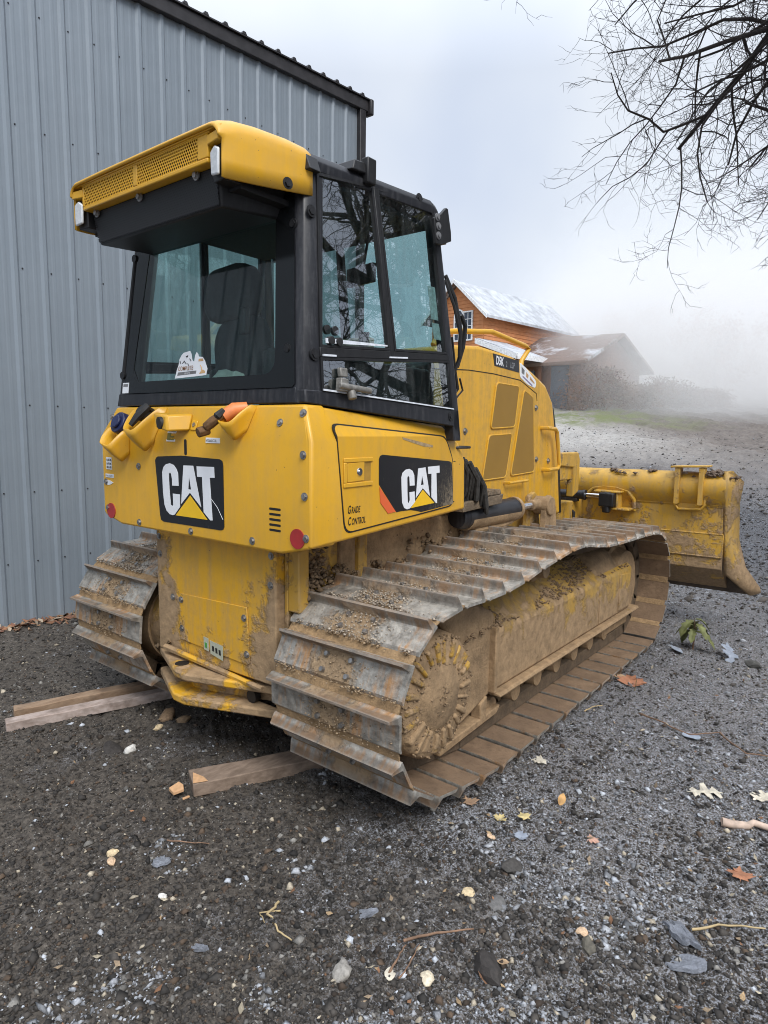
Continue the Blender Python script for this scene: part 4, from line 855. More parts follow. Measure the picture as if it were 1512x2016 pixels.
# ---- cab
zs, zt = 1.575, 2.475
def lerp(a, b_, t): return a + (b_ - a) * t
for s in (1, -1):
    m = MB(); rings = []
    for z in (zs - .004, 1.9, 2.2, zt):
        yr = cry(z); x1 = csx(yr, z); base = [(x1 - .105, yr), (x1 - .050, yr), (x1 - .018, yr + .012), (x1 - .002, yr + .045)] if s > 0 else [(x1 - .105, yr), (x1 - .050, yr), (x1 - .008, yr + .001), (x1 - .001, yr + .010)]
        base += [(x1 + .0, yr + .098), (x1 - .06, yr + .098), (x1 - .105, yr + .05)]
        rings.append([Vector((s * a, b_, z)) for a, b_ in base])
    m.loft(rings); part(m, 'rear_post', M_BLK, .004, smooth=50)
    m = MB(); rings = []
    for z, yi, yo in ((1.43, .545, .602), (1.575, .552, .596), (1.84, .526, .576), (2.15, .502, .545), (2.50, .478, .512)):
        rings.append([CSp(yi, z, 0, s), CSp(yo, z, .0, s), CSp(yo + .03, z, -.055, s), CSp(yi, z, -.055, s)])
    m.loft(rings); part(m, 'front_post', M_BLK, .004)
    m = MB(); m.loft([[CSp(y_, z, o_, s) for y_, o_ in ((y0, .002), (y0 + w_, .002), (y0 + w_, -.03), (y0, -.03))] for z, y0, w_ in ((1.79, .113, .028), (2.49, .066, .020))]); part(m, 'window_divider', M_BLK2, .003)
    m = MB(); m.prism([CSp(-.30, 1.748, .001, s), CSp(.545, 1.808, .001, s), CSp(.54, 1.836, .001, s), CSp(-.30, 1.786, .001, s)], (-.03 * s, 0, 0)); part(m, 'mid_rail', M_BLK2, .003)
    m = MB(); m.prism([CSp(-.392, 1.574, 0, s), CSp(.545, 1.50, 0, s), CSp(.602, 1.43, 0, s), CSp(.598, 1.578, 0, s), CSp(.55, 1.578, 0, s), CSp(-.305, 1.622, 0, s), CSp(-.392, 1.622, 0, s)], (-.045 * s, 0, 0)); part(m, 'cab_sill', M_BLK, .004)
    # window frames and panes
    for (pts_, nm) in (([(-.30, 1.786), (.113, 1.812), (.066, 2.476), (-.256, 2.440)], 'side_window'), ([(.141, 1.814), (.528, 1.836), (.480, 2.515), (.086, 2.48)], 'side_window'), ([(-.305, 1.622), (.556, 1.578), (.545, 1.808), (-.302, 1.748)], 'lower_window')):
        cy0 = sum(p[0] for p in pts_) / 4; cz0 = sum(p[1] for p in pts_) / 4; f = .93
        inn = [(cy0 + (p[0] - cy0) * (1 - .012 / abs(p[0] - cy0)), cz0 + (p[1] - cz0) * (1 - .010 / abs(p[1] - cz0))) for p in pts_]
        m = MB(); o4 = [CSp(*p, .0015, s) for p in pts_]; i4 = [CSp(*p, .0015, s) for p in inn]; d = Vector((-.018 * s, 0, 0))
        for i in range(4):
            j = (i + 1) % 4; m.hexa([o4[i], o4[j], i4[j], i4[i]], [p + d for p in (o4[i], o4[j], i4[j], i4[i])])
        fr_ = m.build(nm + '_frame', M_BLK2, dz, smooth=0)
        m = MB(); m.prism([CSp(*p, -.008, s) for p in pts_], (-.005 * s, 0, 0)); m.build('pane', M_GLASS, fr_, smooth=0)
    bolts([(CSp(y_, z, .0, s), (s, 0, .1)) for y_, z in ((-.297, 2.286), (-.33, 1.754), (.379, 2.512), (.53, 1.545))], 'cab_bolt', .016, .007, mat=M_BLK2)
# snow slush along the ledges
M_FROST = plain('slush', (.62, .65, .70), .6, var=.2, scale=50)
m = MB(); m.prism([CSp(-.29, 1.752, .001), CSp(-.22, 1.756, .001), CSp(-.22, 1.763, .001), CSp(-.29, 1.760, .001)], (.006, 0, 0)); m.prism([CSp(.10, 1.780, .001), CSp(.22, 1.788, .001), CSp(.22, 1.795, .001), CSp(.10, 1.786, .001)], (.006, 0, 0)); m.prism([CSp(-.30, 1.622, .001), CSp(.55, 1.578, .001), CSp(.55, 1.583, .001), CSp(-.30, 1.629, .001)], (.006, 0, 0)); m.prism([CSp(-.27, 1.803, .001), CSp(.09, 1.827, .001), CSp(.09, 1.833, .001), CSp(-.27, 1.822, .001)], (.004, 0, 0)); o = part(m, 'slush_line', M_FROST, smooth=0)
# outside door handle and window latches
m = MB(); m.prism([CSp(-.235, 1.625, 0), CSp(-.19, 1.623, 0), CSp(-.185, 1.672, 0), CSp(-.225, 1.676, 0)], (.03, 0, 0)); m.tube([CSp(-.24, 1.645, .03), CSp(-.07, 1.632, .035)], .013, 8); m.cyl(CSp(-.17, 1.64, .02), CSp(-.17, 1.595, .03), .018, n=10); m.prism([CSp(-.215, 1.68, -.002), CSp(-.175, 1.68, -.002), CSp(-.175, 1.715, -.002), CSp(-.215, 1.715, -.002)], (.02, 0, 0)); part(m, 'door_handle', plain('dull_handle_metal', (.24, .23, .21), .55, .4, var=.35, scale=50), .004)
for y_ in (-.243, -.20):
    m = MB(); m.cyl(CSp(y_, 1.815, -.01), CSp(y_, 1.815, .012), .016, n=14); m.cyl(CSp(y_, 1.858, -.02), CSp(y_, 1.858, -.008), .018, n=14); part(m, 'window_latch', M_RUB)
# rear window, its black border, bars
zb_, zt_ = 1.632, 2.43
def trap(z, inset=0): return csx(cry(z), z) - .095 - inset
m = MB(); m.prism([CRp(-trap(zb_), zb_, .002), CRp(trap(zb_), zb_, .002), CRp(trap(zt_), zt_, .002), CRp(-trap(zt_), zt_, .002)], (0, .006, 0)); rwin = part(m, 'rear_window', M_GLASSR, smooth=0)
inn = roundpoly([(-.528, 1.685), (.485, 1.685), (.428, 2.335), (-.425, 2.335)], .075, 7)
def proj_out(x, z):
    # nearest point of the outer trapezoid along the ray from the centre
    c = Vector((0, 2.03)); d = Vector((x, z)) - c; best = 9
    for t in np.linspace(1, 3, 400):
        q = c + d * t
        if q.y < zb_ or q.y > zt_ or abs(q.x) > trap(q.y) + .045: return (c.x + d.x * t, min(max(q.y, zb_), zt_))
    return (q.x, q.y)
outp = [proj_out(*p) for p in inn]; n = len(inn); m = MB()
m.add([CRp(*p, .0045) for p in inn] + [CRp(*p, .0045) for p in outp] + [CRp(*p, -.001) for p in inn] + [CRp(*p, -.001) for p in outp],
      [(i, (i + 1) % n, n + (i + 1) % n, n + i) for i in range(n)] + [(2 * n + i, 3 * n + i, 3 * n + (i + 1) % n, 2 * n + (i + 1) % n) for i in range(n)] + [(i, 2 * n + i, 2 * n + (i + 1) % n, (i + 1) % n) for i in range(n)])
# corners of the trapezoid
m.build('window_border', M_FRIT, rwin, smooth=0)
m = MB()
for s in (1, -1):
    for (z0, z1) in ((zb_, zb_ + .12), (zt_ - .12, zt_)):
        m.prism([CRp(s * trap(z0), z0, .004), CRp(s * (trap(z0) - .12), z0, .004), CRp(s * (trap(z1) - .02 if z0 == zb_ else trap(z1) - .12), z1, .004), CRp(s * trap(z1), z1, .004)], (0, .004, 0))
m.build('border_corner', M_FRIT, rwin, smooth=0)
m = MB(); m.prism([CRp(-.655, 1.572, .001), CRp(.60, 1.572, .001), CRp(.60, 1.632, .001), CRp(-.645, 1.632, .001)], (0, .05, 0)); part(m, 'rear_sill', M_BLK, .004)
m = MB(); m.prism([CRp(-.60, 2.43, .0), CRp(.60, 2.43, .0), CRp(.57, 2.49, .0), CRp(-.57, 2.49, .0)], (0, .06, 0)); part(m, 'rear_header', M_BLK2, .004)
m = MB(); m.tube([CRp(-.556, 2.28, .002), CRp(-.610, 1.70, .002)], .010, 8); m.cyl(CRp(-.556, 2.27, -.01), CRp(-.556, 2.27, .012), .018, n=10); m.cyl(CRp(-.608, 1.72, -.01), CRp(-.608, 1.72, .012), .018, n=10); part(m, 'window_hinge', M_BLK2)
bolts([(CRp(.545, 1.775, .002), (0, -1, 0)), (CRp(.53, 2.24, .002), (0, -1, 0))], 'cab_bolt', .014, .007, mat=M_BLK2)
m = MB(); m.tube([CRp(-.214, 2.313, .022), CRp(.05, 2.345, .02), CRp(.30, 2.37, .02)], [.006, .010, .012], 6); m.tube([CRp(.30, 2.37, .02), CRp(.34, 2.30, .02), CRp(.36, 2.32, .03)], .012, 6); m.prism([CRp(-.22, 2.306, .012), CRp(.22, 2.352, .012), CRp(.22, 2.362, .012), CRp(-.22, 2.316, .012)], (0, -.008, 0)); part(m, 'rear_wiper', M_RUB)
# sticker COMPLETE on the glass
STK = [(-.150, 1.7479), (-.145, 1.775), (-.132, 1.790), (-.118, 1.800), (-.0704, 1.806), (-.058, 1.790), (-.050, 1.765), (-.036, 1.757), (-.032, 1.785), (-.022, 1.798), (-.010, 1.788), (-.006, 1.778), (.0222, 1.7747), (.040, 1.757), (.0598, 1.7233), (.0536, 1.697), (-.030, 1.694), (-.1728, 1.690), (-.160, 1.730)]
m = MB(); plate(m, STK, CRp, .0045, .0058); stk = m.build('sticker', M_WHITE, rwin, smooth=0)
m = MB(); textmesh(m, 'COMPLETE', .026, CRp(-.150, 1.723, .0062), (1, 0, 0), (0, 0, 1), (0, -1, 0), .86, .25, .004); m.build('lettering', plain('copper_print', (.30, .14, .06), .5), stk, smooth=0, fix=False)
m = MB(); plate(m, [(-.155, 1.702), (-.018, 1.706), (-.016, 1.719), (-.150, 1.716)], CRp, .0058, .0064); m.build('print', M_GREY, stk, smooth=0)
m = MB(); textmesh(m, 'SERVICES', .0105, CRp(-.100, 1.7055, .0066), (1, 0, 0), (0, 0, 1), (0, -1, 0), .95, .2, .004); m.build('lettering', M_WHITE, stk, smooth=0, fix=False)
m = MB(); plate(m, [(-.005, 1.757), (.030, 1.757), (.026, 1.768), (-.004, 1.768)], CRp, .0058, .0064); plate(m, [(.004, 1.704), (.046, 1.706), (.046, 1.714), (.030, 1.722), (.012, 1.712)], CRp, .0058, .0064); m.tube([CRp(.010, 1.740, .006), CRp(.022, 1.728, .006), CRp(.020, 1.712, .006)], .003, 4); m.build('print', plain('tan_print', (.52, .33, .16), .5), stk, smooth=0)
m = MB(); rr = random.Random(5)
for q in range(8): a = -.135 + rr.random() * .07; c = 1.745 + rr.random() * .042; m.tube([CRp(a, c, .006), CRp(a + rr.uniform(-.014, .014), c + rr.uniform(-.014, .014), .006)], .0022, 4)
m.build('print', M_INK, stk, smooth=0)
m = MB(); plate(m, [(-.607, 1.634), (-.553, 1.634), (-.551, 1.684), (-.605, 1.684)], CRp, .0045, .0056); plate(m, [(-.600, 1.665), (-.560, 1.665), (-.559, 1.678), (-.599, 1.678)], CRp, .0056, .0062, 1); part(m, 'label', [M_WHITE, M_GREY], parent=rwin, smooth=0)
# roof
m = MB(); rings = []
def roofring(y_, zt0, x_): return [Vector((a, y_, z)) for a, z in [(-x_, zt0 - .07), (x_, zt0 - .07), (x_ + .004, zt0 - .035), (x_ - .012, zt0 - .008), (x_ - .05, zt0), (-x_ + .05, zt0), (-x_ + .012, zt0 - .008), (-x_ - .004, zt0 - .035)]]
m.loft([roofring(-.285, 2.513, .567), roofring(.1, 2.526, .585), roofring(.47, 2.538, .604), roofring(.515, 2.525, .602), roofring(.535, 2.49, .60)]); part(m, 'cab_roof', M_BLK, .004, smooth=50)
m = MB(); m.hexa([(.46, -.08, 2.512), (.60, -.08, 2.500), (.60, .05, 2.506), (.46, .05, 2.52)], [(.50, -.06, 2.545), (.592, -.06, 2.545), (.592, .05, 2.556), (.50, .05, 2.556)]); m.box(.575, .612, .0, .055, 2.47, 2.57); part(m, 'roof_bracket', M_BLK2, .006)
# front of the cab
m = MB(); m.prism([(-.60, .60, 1.60), (.60, .60, 1.60), (.56, .50, 2.46), (-.56, .50, 2.46)], (0, .006, 0)); part(m, 'windshield', M_GLASS, smooth=0)
m = MB(); m.hexa([(-.03, .585, 1.6), (.03, .585, 1.6), (.03, .605, 1.6), (-.03, .605, 1.6)], [(-.02, .49, 2.46), (.02, .49, 2.46), (.02, .51, 2.46), (-.02, .51, 2.46)]); part(m, 'windshield_bar', M_BLK2)
m = MB(); m.box(-.62, .62, -.33, .62, 1.44, 1.57); part(m, 'cab_floor', M_BLK2, .01)
m = MB(); m.box(-.55, .55, -.29, .47, 2.425, 2.445); part(m, 'headliner', M_SEAT)
m = MB(); m.hexa([(-.52, .42, 1.57), (.52, .42, 1.57), (.56, .60, 1.57), (-.56, .60, 1.57)], [(-.5, .48, 1.80), (.5, .48, 1.80), (.56, .60, 1.82), (-.56, .60, 1.82)]); part(m, 'dash', M_BLK2, .02)
m = MB(); m.hexa([(.10, .36, 1.82), (.30, .36, 1.82), (.30, .44, 1.82), (.10, .44, 1.82)], [(.10, .38, 1.93), (.30, .38, 1.93), (.30, .44, 1.93), (.10, .44, 1.93)]); part(m, 'monitor', M_TAN, .012)
# stickers inside the front glass
for (z0, z1, y0) in ((1.99, 2.14, .44), (1.90, 1.975, .455)):
    m = MB(); m.prism([CSp(y0, z0, -.016), CSp(y0 + .055, z0, -.016), CSp(y0 + .042, z1, -.016), CSp(y0 - .012, z1, -.016)], (-.002, 0, 0)); part(m, 'instruction_sticker', plain('grey_sticker', (.42, .47, .47), .6, var=.3, scale=60), smooth=0)
# mirror inside, hung from the roof
m = MB(); m.hexa([(.14, .40, 2.18), (.34, .36, 2.18), (.35, .38, 2.18), (.15, .42, 2.18)], [(.14, .40, 2.27), (.34, .36, 2.27), (.35, .38, 2.27), (.15, .42, 2.27)]); m.tube([(.25, .40, 2.26), (.26, .43, 2.43)], .008, 6); part(m, 'inside_mirror', M_BLK2, .006)
# seat: cushion, backrest and headrest
sy = -.10
def blob(mb, pts_, y0, y1, r_=.05):
    pr = roundpoly(pts_, r_, 5); cx_ = sum(p[0] for p in pr) / len(pr); cz_ = sum(p[1] for p in pr) / len(pr)
    rings = []
    for y_, f in ((y0, .80), (y0 + (y1 - y0) * .12, .95), (y0 + (y1 - y0) * .4, 1), (y0 + (y1 - y0) * .75, .98), (y1, .84)):
        rings.append([Vector((cx_ + (p[0] - cx_) * f, y_, cz_ + (p[1] - cz_) * f)) for p in pr])
    return mb.loft(rings)
m = MB(); blob(m, [(-.375, 2.04), (-.335, 1.985), (-.10, 1.985), (-.035, 2.05), (-.035, 2.19), (-.09, 2.25), (-.31, 2.235), (-.375, 2.19)], sy, sy + .14, .05); seat = part(m, 'seat', M_SEAT, smooth=60)
m = MB(); blob(m, [(-.31, 1.66), (.01, 1.66), (.02, 1.90), (-.03, 2.01), (-.27, 1.99), (-.33, 1.90)], sy + .02, sy + .15, .05); m.build('backrest', M_SEAT, seat, smooth=60)
m = MB(); m.box(-.36, .04, sy + .02, sy + .52, 1.62, 1.74); m.build('cushion', M_SEAT, seat, .04)
m = MB(); m.box(.06, .16, sy, sy + .45, 1.66, 1.84); m.build('armrest', M_SEAT, seat, .03)
m = MB(); m.box(-.47, -.39, sy + .1, sy + .45, 1.64, 1.78); m.build('armrest', M_SEAT, seat, .03)
m = MB(); m.box(.46, .60, -.22, .50, 1.57, 1.765); part(m, 'window_dark_box', M_BLK2, .015)  # black box added inside to darken the view through the lower window
m = MB(); m.box(.30, .46, .0, .42, 1.57, 1.70); part(m, 'lever_console', M_BLK2, .02)
rg = np.random.default_rng(8); m = MB(); N = 9
gx = [[Vector((-.30 + .34 * i / (N - 1), -.24 + .10 * j / (N - 1), 1.655 + .10 * math.sin(math.pi * i / (N - 1)) ** .7 * (j / (N - 1)) + rg.uniform(-.018, .018) * (1 if 0 < i < N - 1 else .2))) for i in range(N)] for j in range(N)]
m.add([p for row in gx for p in row], [(j * N + i, j * N + i + 1, (j + 1) * N + i + 1, (j + 1) * N + i) for j in range(N - 1) for i in range(N - 1)]); part(m, 'rag', M_RAG, smooth=60)
m = MB(); m.tube([(.36, .30, 1.56), (.37, .27, 1.86)], .010, 8); m.tube([(.37, .27, 1.86), (.375, .265, 1.93)], [.022, .026], 8); part(m, 'control_lever', M_RUB)
m = MB(); m.prism([(-.03, -.15, 1.90), (.02, -.15, 1.90), (.02, -.15, 2.02), (-.02, -.15, 2.02)], (0, .03, 0)); part(m, 'belt_anchor', M_BLK2, .006)

# ---- rear canopy with the air conditioner and lamps
CR_ = [(-.660, .506, 2.489, 2.322), (-.653, .508, 2.500, 2.322), (-.632, .512, 2.511, 2.320), (-.585, .521, 2.524, 2.322), (-.50, .535, 2.531, 2.328), (-.38, .556, 2.530, 2.338), (-.30, .570, 2.522, 2.345), (-.28, .5725, 2.515, 2.347)]
m = MB(); rows = []
for y_, x_, z1, z0 in CR_:
    rr_ = .055 if y_ > -.64 else .045; half = [(x_, z0), (x_, z0 + .06), (x_, 2.447), (x_, 2.453)] + [(x_ - rr_ + rr_ * math.cos(a), max(z1 - rr_ + rr_ * math.sin(a), 2.454)) for a in np.linspace(.1, math.pi / 2, 6)] + [(x_ * .5, z1 + .002)]
    yq = lambda b_: y_ if b_ > 2.452 else max(y_, -.642)
    rows.append([Vector((a, yq(b_), b_)) for a, b_ in half] + [Vector((-a, yq(b_), b_)) for a, b_ in reversed(half)])
n = len(rows[0]); m.add([p for r_ in rows for p in r_], [(k * n + i, k * n + i + 1, (k + 1) * n + i + 1, (k + 1) * n + i) for k in range(len(rows) - 1) for i in range(n - 1)])
can = part(m, 'roof_canopy', M_YEL, smooth=60, solid=.010)
m = MB(); m.prism([(-.505, -.655, 2.485), (.505, -.655, 2.485), (.50, -.645, 2.500), (-.50, -.645, 2.500)], (0, .05, 0)); m.build('canopy_lip', M_YEL, can, .006)
for s in (1, -1):
    f = lambda y_, z, o=0: Vector((s * (.512 + .158 * (y_ + .66) + o), y_, z))
    bolts([(f(-.39, 2.363, .003), (s, -.15, 0))], 'canopy_bolt', .015, .010, mat=M_BLK2)
    m = MB(); m.prism([(s * .432, -.648, 2.440), (s * .503, -.657, 2.442), (s * .503, -.657, 2.472), (s * .432, -.648, 2.472)], (0, .03, 0)); m.build('lamp_hood', M_YEL, can, .003)
    m = MB(); m.hexa([(s * .434, -.625, 2.322), (s * .500, -.632, 2.322), (s * .498, -.50, 2.322), (s * .434, -.50, 2.322)], [(s * .434, -.625, 2.440), (s * .500, -.632, 2.440), (s * .498, -.50, 2.440), (s * .434, -.50, 2.440)]); lamp = m.build('work_light', M_BLK2, can, .004)
    m = MB(); m.prism([(s * .447, -.634, 2.338), (s * .495, -.640, 2.332), (s * .497, -.640, 2.418), (s * .470, -.636, 2.432), (s * .442, -.634, 2.414)], (0, -.012, 0)); m.build('work_light_lens', M_LENS, can, .006, seg=3)
m = MB(); m.prism([(-.435, -.645, 2.386), (.43, -.645, 2.386), (.43, -.645, 2.402), (-.435, -.645, 2.402)], (0, .045, 0)); m.prism([(-.44, -.645, 2.480), (.44, -.645, 2.480), (.44, -.645, 2.490), (-.44, -.645, 2.490)], (0, .040, 0))
for (x0, x1) in ((-.44, -.425), (-.042, -.014), (.372, .432)): m.prism([(x0, -.645, 2.402), (x1, -.645, 2.402), (x1, -.645, 2.480), (x0, -.645, 2.480)], (0, .045, 0))
m.build('canopy_fascia', M_YEL, can, .004)
for (x0, x1) in ((-.425, -.042), (-.014, .372)):
    m = MB(); m.prism([(x0, -.643, 2.402), (x1, -.643, 2.402), (x1, -.643, 2.480), (x0, -.643, 2.480)], (0, .002, 0)); m.build('perforated_panel', M_PERFY, can, smooth=0)
m = MB(); m.hexa([(-.415, -.585, 2.255), (.425, -.585, 2.255), (.44, -.30, 2.275), (-.44, -.30, 2.275)], [(-.43, -.60, 2.47), (.43, -.60, 2.47), (.52, -.30, 2.47), (-.52, -.30, 2.47)]); part(m, 'condenser_box', M_BLK2, .008)
m = MB(); m.prism([(-.41, -.589, 2.262), (.42, -.589, 2.262), (.425, -.603, 2.382), (-.425, -.603, 2.382)], (0, -.003, 0)); part(m, 'condenser_screen', M_PERFB, smooth=0)
bolts([((x, -.612, 2.375), (0, -1, 0)) for x in (-.38, -.05, .32)], 'canopy_bolt', .012, .012, mat=M_STEEL)
m = MB(); m.box(-.50, .50, -.56, -.30, 2.31, 2.33); part(m, 'canopy_liner', M_BLK2)

# ---- engine hood
HT = [(.70, 1.90), (.9926, 1.9495), (1.2964, 1.9762), (1.3989, 1.9714), (1.6754, 1.9568), (1.8114, 1.9355), (2.024, 1.8725), (2.2191, 1.8055), (2.3495, 1.6915), (2.4939, 1.274), (2.575, .86), (.70, .86)]
m = MB(); m.prism([(.40, y_, z) for y_, z in HT], (-.80, 0, 0)); hood = part(m, 'engine_hood', M_YEL2, .022, seg=3)
m = MB(); m.prism([(.385, y_, z) for y_, z in ((2.36, 1.66), (2.405, 1.655), (2.555, 1.274), (2.64, .86), (2.57, .86), (2.49, 1.274))], (-.77, 0, 0)); part(m, 'nose_grille', M_BLK2, .008)
m = MB(); SE = [(.72, 1.80), (1.1715, 1.8265), (1.4624, 1.8269), (1.8226, 1.8123), (2.071, 1.7383), (2.085, 1.69)]
m.tube([Hp(*p, .0002) for p in SE], .0028, 6); m.build('hood_seam', M_INK, hood)
for s in (1,):
    for g_ in ([(1.5001, 1.7743), (1.8035, 1.7696), (1.7583, 1.5075), (1.4466, 1.4938)], [(1.4274, 1.4507), (1.7281, 1.4626), (1.6611, 1.183), (1.3605, 1.1774)], [(1.8737, 1.7516), (2.016, 1.7037), (2.0763, 1.2013), (1.7299, 1.1898)]):
        rp = roundpoly(g_, .03, 4); m = MB(); plate(m, rp, Hp, -.001, .002); gg = m.build('hood_screen', plain('screen_backing', (.12, .07, .014), .7), hood, smooth=0)
        m = MB(); plate(m, rp, Hp, .006, .0075); m.build('screen_mesh', M_PERFH, gg, smooth=0)
        m = MB(); m.tube([Hp(*p, .004) for p in rp + rp[:1]], .006, 6); m.build('screen_rim', M_YEL2, gg)
m = MB(); plate(m, [(1.4468, 1.9476), (1.7887, 1.9335), (1.803, 1.8592), (1.4721, 1.8761)], Hp, -.001, .002); dcl = m.build('model_decal', M_DEC, hood, smooth=0)
ud = (Vector((0, 1.7887, 1.9335)) - Vector((0, 1.4468, 1.9476))).normalized(); M_GTXT = plain('grey_letters', (.30, .31, .33), .5)
m = MB(); textmesh(m, 'D5K', .072, Hp(1.485, 1.887, .0025), ud, (0, .0, 1), (1, 0, 0), .70, 0, .03); m.build('lettering', M_WHITE, dcl, smooth=0, fix=False)
m = MB(); textmesh(m, '2', .046, Hp(1.612, 1.8825, .0025), ud, (0, 0, 1), (1, 0, 0), .8, 0, .02); textmesh(m, 'LGP', .052, Hp(1.672, 1.880, .0025), ud, (0, 0, 1), (1, 0, 0), .62, .1, .01); m.build('lettering', M_GTXT, dcl, smooth=0, fix=False)
m = MB(); plate(m, roundpoly([(1.8044, 1.926), (1.90, 1.895), (2.060, 1.8176), (2.050, 1.7735), (1.93, 1.79), (1.8131, 1.8324)], .02, 3), Hp, -.001, .002); stk2 = m.build('sticker', M_WHITE, hood, smooth=0)
m = MB(); plate(m, [(1.83, 1.90), (1.875, 1.88), (1.872, 1.85), (1.835, 1.86)], Hp, .002, .003); plate(m, [(1.90, 1.87), (1.935, 1.853), (1.93, 1.83), (1.90, 1.84)], Hp, .002, .003, 1); plate(m, [(1.85, 1.835), (2.00, 1.782), (2.0, 1.792), (1.85, 1.845)], Hp, .002, .003, 2); plate(m, [(1.96, 1.845), (2.03, 1.81), (2.03, 1.80), (1.96, 1.825)], Hp, .002, .003, 1); m.build('print', [M_GREY, plain('tan_print_hood', (.50, .30, .14), .5), plain('violet_print', (.25, .22, .38), .5)], stk2, smooth=0)
m = MB(); H_ = [(2.1676, 1.5056), (2.30, 1.500), (2.335, 1.475), (2.40, 1.24), (2.37, 1.214), (2.2168, 1.2111)]; m.tube([Hp(2.1676, 1.5056, 0)] + [Hp(*p, .05) for p in H_] + [Hp(2.2168, 1.2111, 0)], .014, 8); part(m, 'grab_handle', M_YEL2, parent=hood)
m = MB(); m.tube([Hp(1.649, 1.1481, 0), Hp(1.649, 1.1481, .04), Hp(1.9132, 1.1515, .04), Hp(1.9132, 1.1515, 0)], .010, 8); part(m, 'grab_handle', M_YEL2, parent=hood)
m = MB(); m.tube([(.30, .95, 1.95), (.30, 1.02, 2.03), (.33, 1.13, 2.045), (.33, 1.547, 2.093), (.33, 2.02, 2.056), (.33, 2.07, 2.04), (.33, 1.97, 1.955), (.33, 1.955, 1.87)], .0165, 10); part(m, 'hand_rail', M_YEL, parent=hood)
bolts([(Hp(y_, z), (1, 0, 0)) for y_, z in ((1.1512, 1.4755), (2.0731, 1.6423), (2.1128, 1.2873), (2.3095, 1.271))], 'hood_bolt', .014, .012)
# lamp bracket on the front post
m = MB(); m.prism([(.645, y_, z) for y_, z in ((.405, 2.425), (.455, 2.452), (.50, 2.492), (.515, 2.49), (.545, 2.395), (.55, 2.355), (.47, 2.322), (.425, 2.318))], (.018, 0, 0)); lb_ = part(m, 'lamp_bracket', M_BLK2, .003)
m = MB(); m.box(.60, .646, .50, .535, 2.34, 2.47); m.build('bracket_flange', M_BLK2, lb_, .003)
for y_, z in ((.425, 2.432), (.435, 2.395), (.438, 2.355)):
    m = MB(); m.cyl((.663, y_, z), (.668, y_, z), .017, n=16); m.cyl((.668, y_, z), (.674, y_, z), .010, n=12); m.build('bolt', M_GREY, lb_)
# hoses and wiper arm at the cab's front
rr = random.Random(7)
def X60(y_, z, x=.60): return Vector((x, y_, z))
m = MB()
m.tube([X60(.60, 2.22), X60(.66, 2.12, .62), X60(.72, 1.98, .62), X60(.75, 1.84, .60), X60(.74, 1.74, .56)], .010, 7)
m.tube([X60(.60, 2.20), X60(.64, 2.08, .63), X60(.70, 1.96, .63), X60(.73, 1.85, .61)], .008, 7); m.tube([X60(.72, 2.05, .62), X60(.765, 2.0, .62), X60(.78, 1.9, .6), X60(.76, 1.8, .58)], .012, 7)
part(m, 'hose', M_RUB)
m = MB(); m.tube([(.52, .80, 1.96), (.50, .86, 1.80), (.48, .92, 1.70)], [.006, .012, .016], 7); m.tube([(.48, .92, 1.70), (.47, .86, 1.655), (.50, .78, 1.64)], [.014, .018, .014], 7); m.tube([(.48, .95, 1.76), (.47, 1.0, 1.70), (.46, .93, 1.64), (.47, .86, 1.62), (.48, .85, 1.56)], .006, 6); part(m, 'wiper_arm', M_RUB)
m = MB(); m.tube([(.62, .62, 1.61), (.62, .68, 1.61), (.62, .70, 1.59), (.62, .715, 1.50), (.62, .63, 1.50)], .006, 6); part(m, 'wire_hook', M_RUB)
m = MB(); m.tube([Vector((.62 + .07 * math.cos(a), .70 + .085 * math.sin(a), 1.395)) for a in [2 * math.pi * k / 18 for k in range(19)]], .007, 6, cap=False); part(m, 'hose_ring', M_RUB)
m = MB()
for k in range(16):
    x0 = rr.uniform(.52, .645); y0 = .79 + k * .016; z0 = 1.36 - k * .011
    m.tube([(x0, y0 - .06, z0 + .03), (x0 + .02, y0, z0 - .06), (x0 + rr.uniform(-.03, .03), y0 + rr.uniform(0, .04), z0 - .17), (x0 - .03, y0 + rr.uniform(.02, .08), 1.06 + rr.uniform(0, .05))], rr.uniform(.011, .017), 7)
part(m, 'hydraulic_hose', M_HOSE)
m = MB(); m.hexa([(.42, .80, 1.10), (.60, .80, 1.10), (.60, 1.16, 1.085), (.42, 1.16, 1.085)], [(.42, .80, 1.20), (.52, .80, 1.20), (.52, .98, 1.16), (.42, .98, 1.16)]); part(m, 'hose_guard', M_BLK2, .01)
m = MB(); m.hexa([(.44, .80, 1.05), (.62, .80, 1.05), (.62, 1.22, 1.065), (.44, 1.22, 1.065)], [(.44, .80, 1.10), (.62, .80, 1.10), (.62, 1.24, 1.12), (.44, 1.24, 1.12)])
for k in range(6): y_ = .98 + k * .04; m.prism([(.62, y_, 1.12), (.62, y_ + .02, 1.15), (.62, y_ + .035, 1.12)], (-.18, 0, 0))
part(m, 'muddy_step', mudmat('step_mud', (.20, .15, .10), 14), .004)
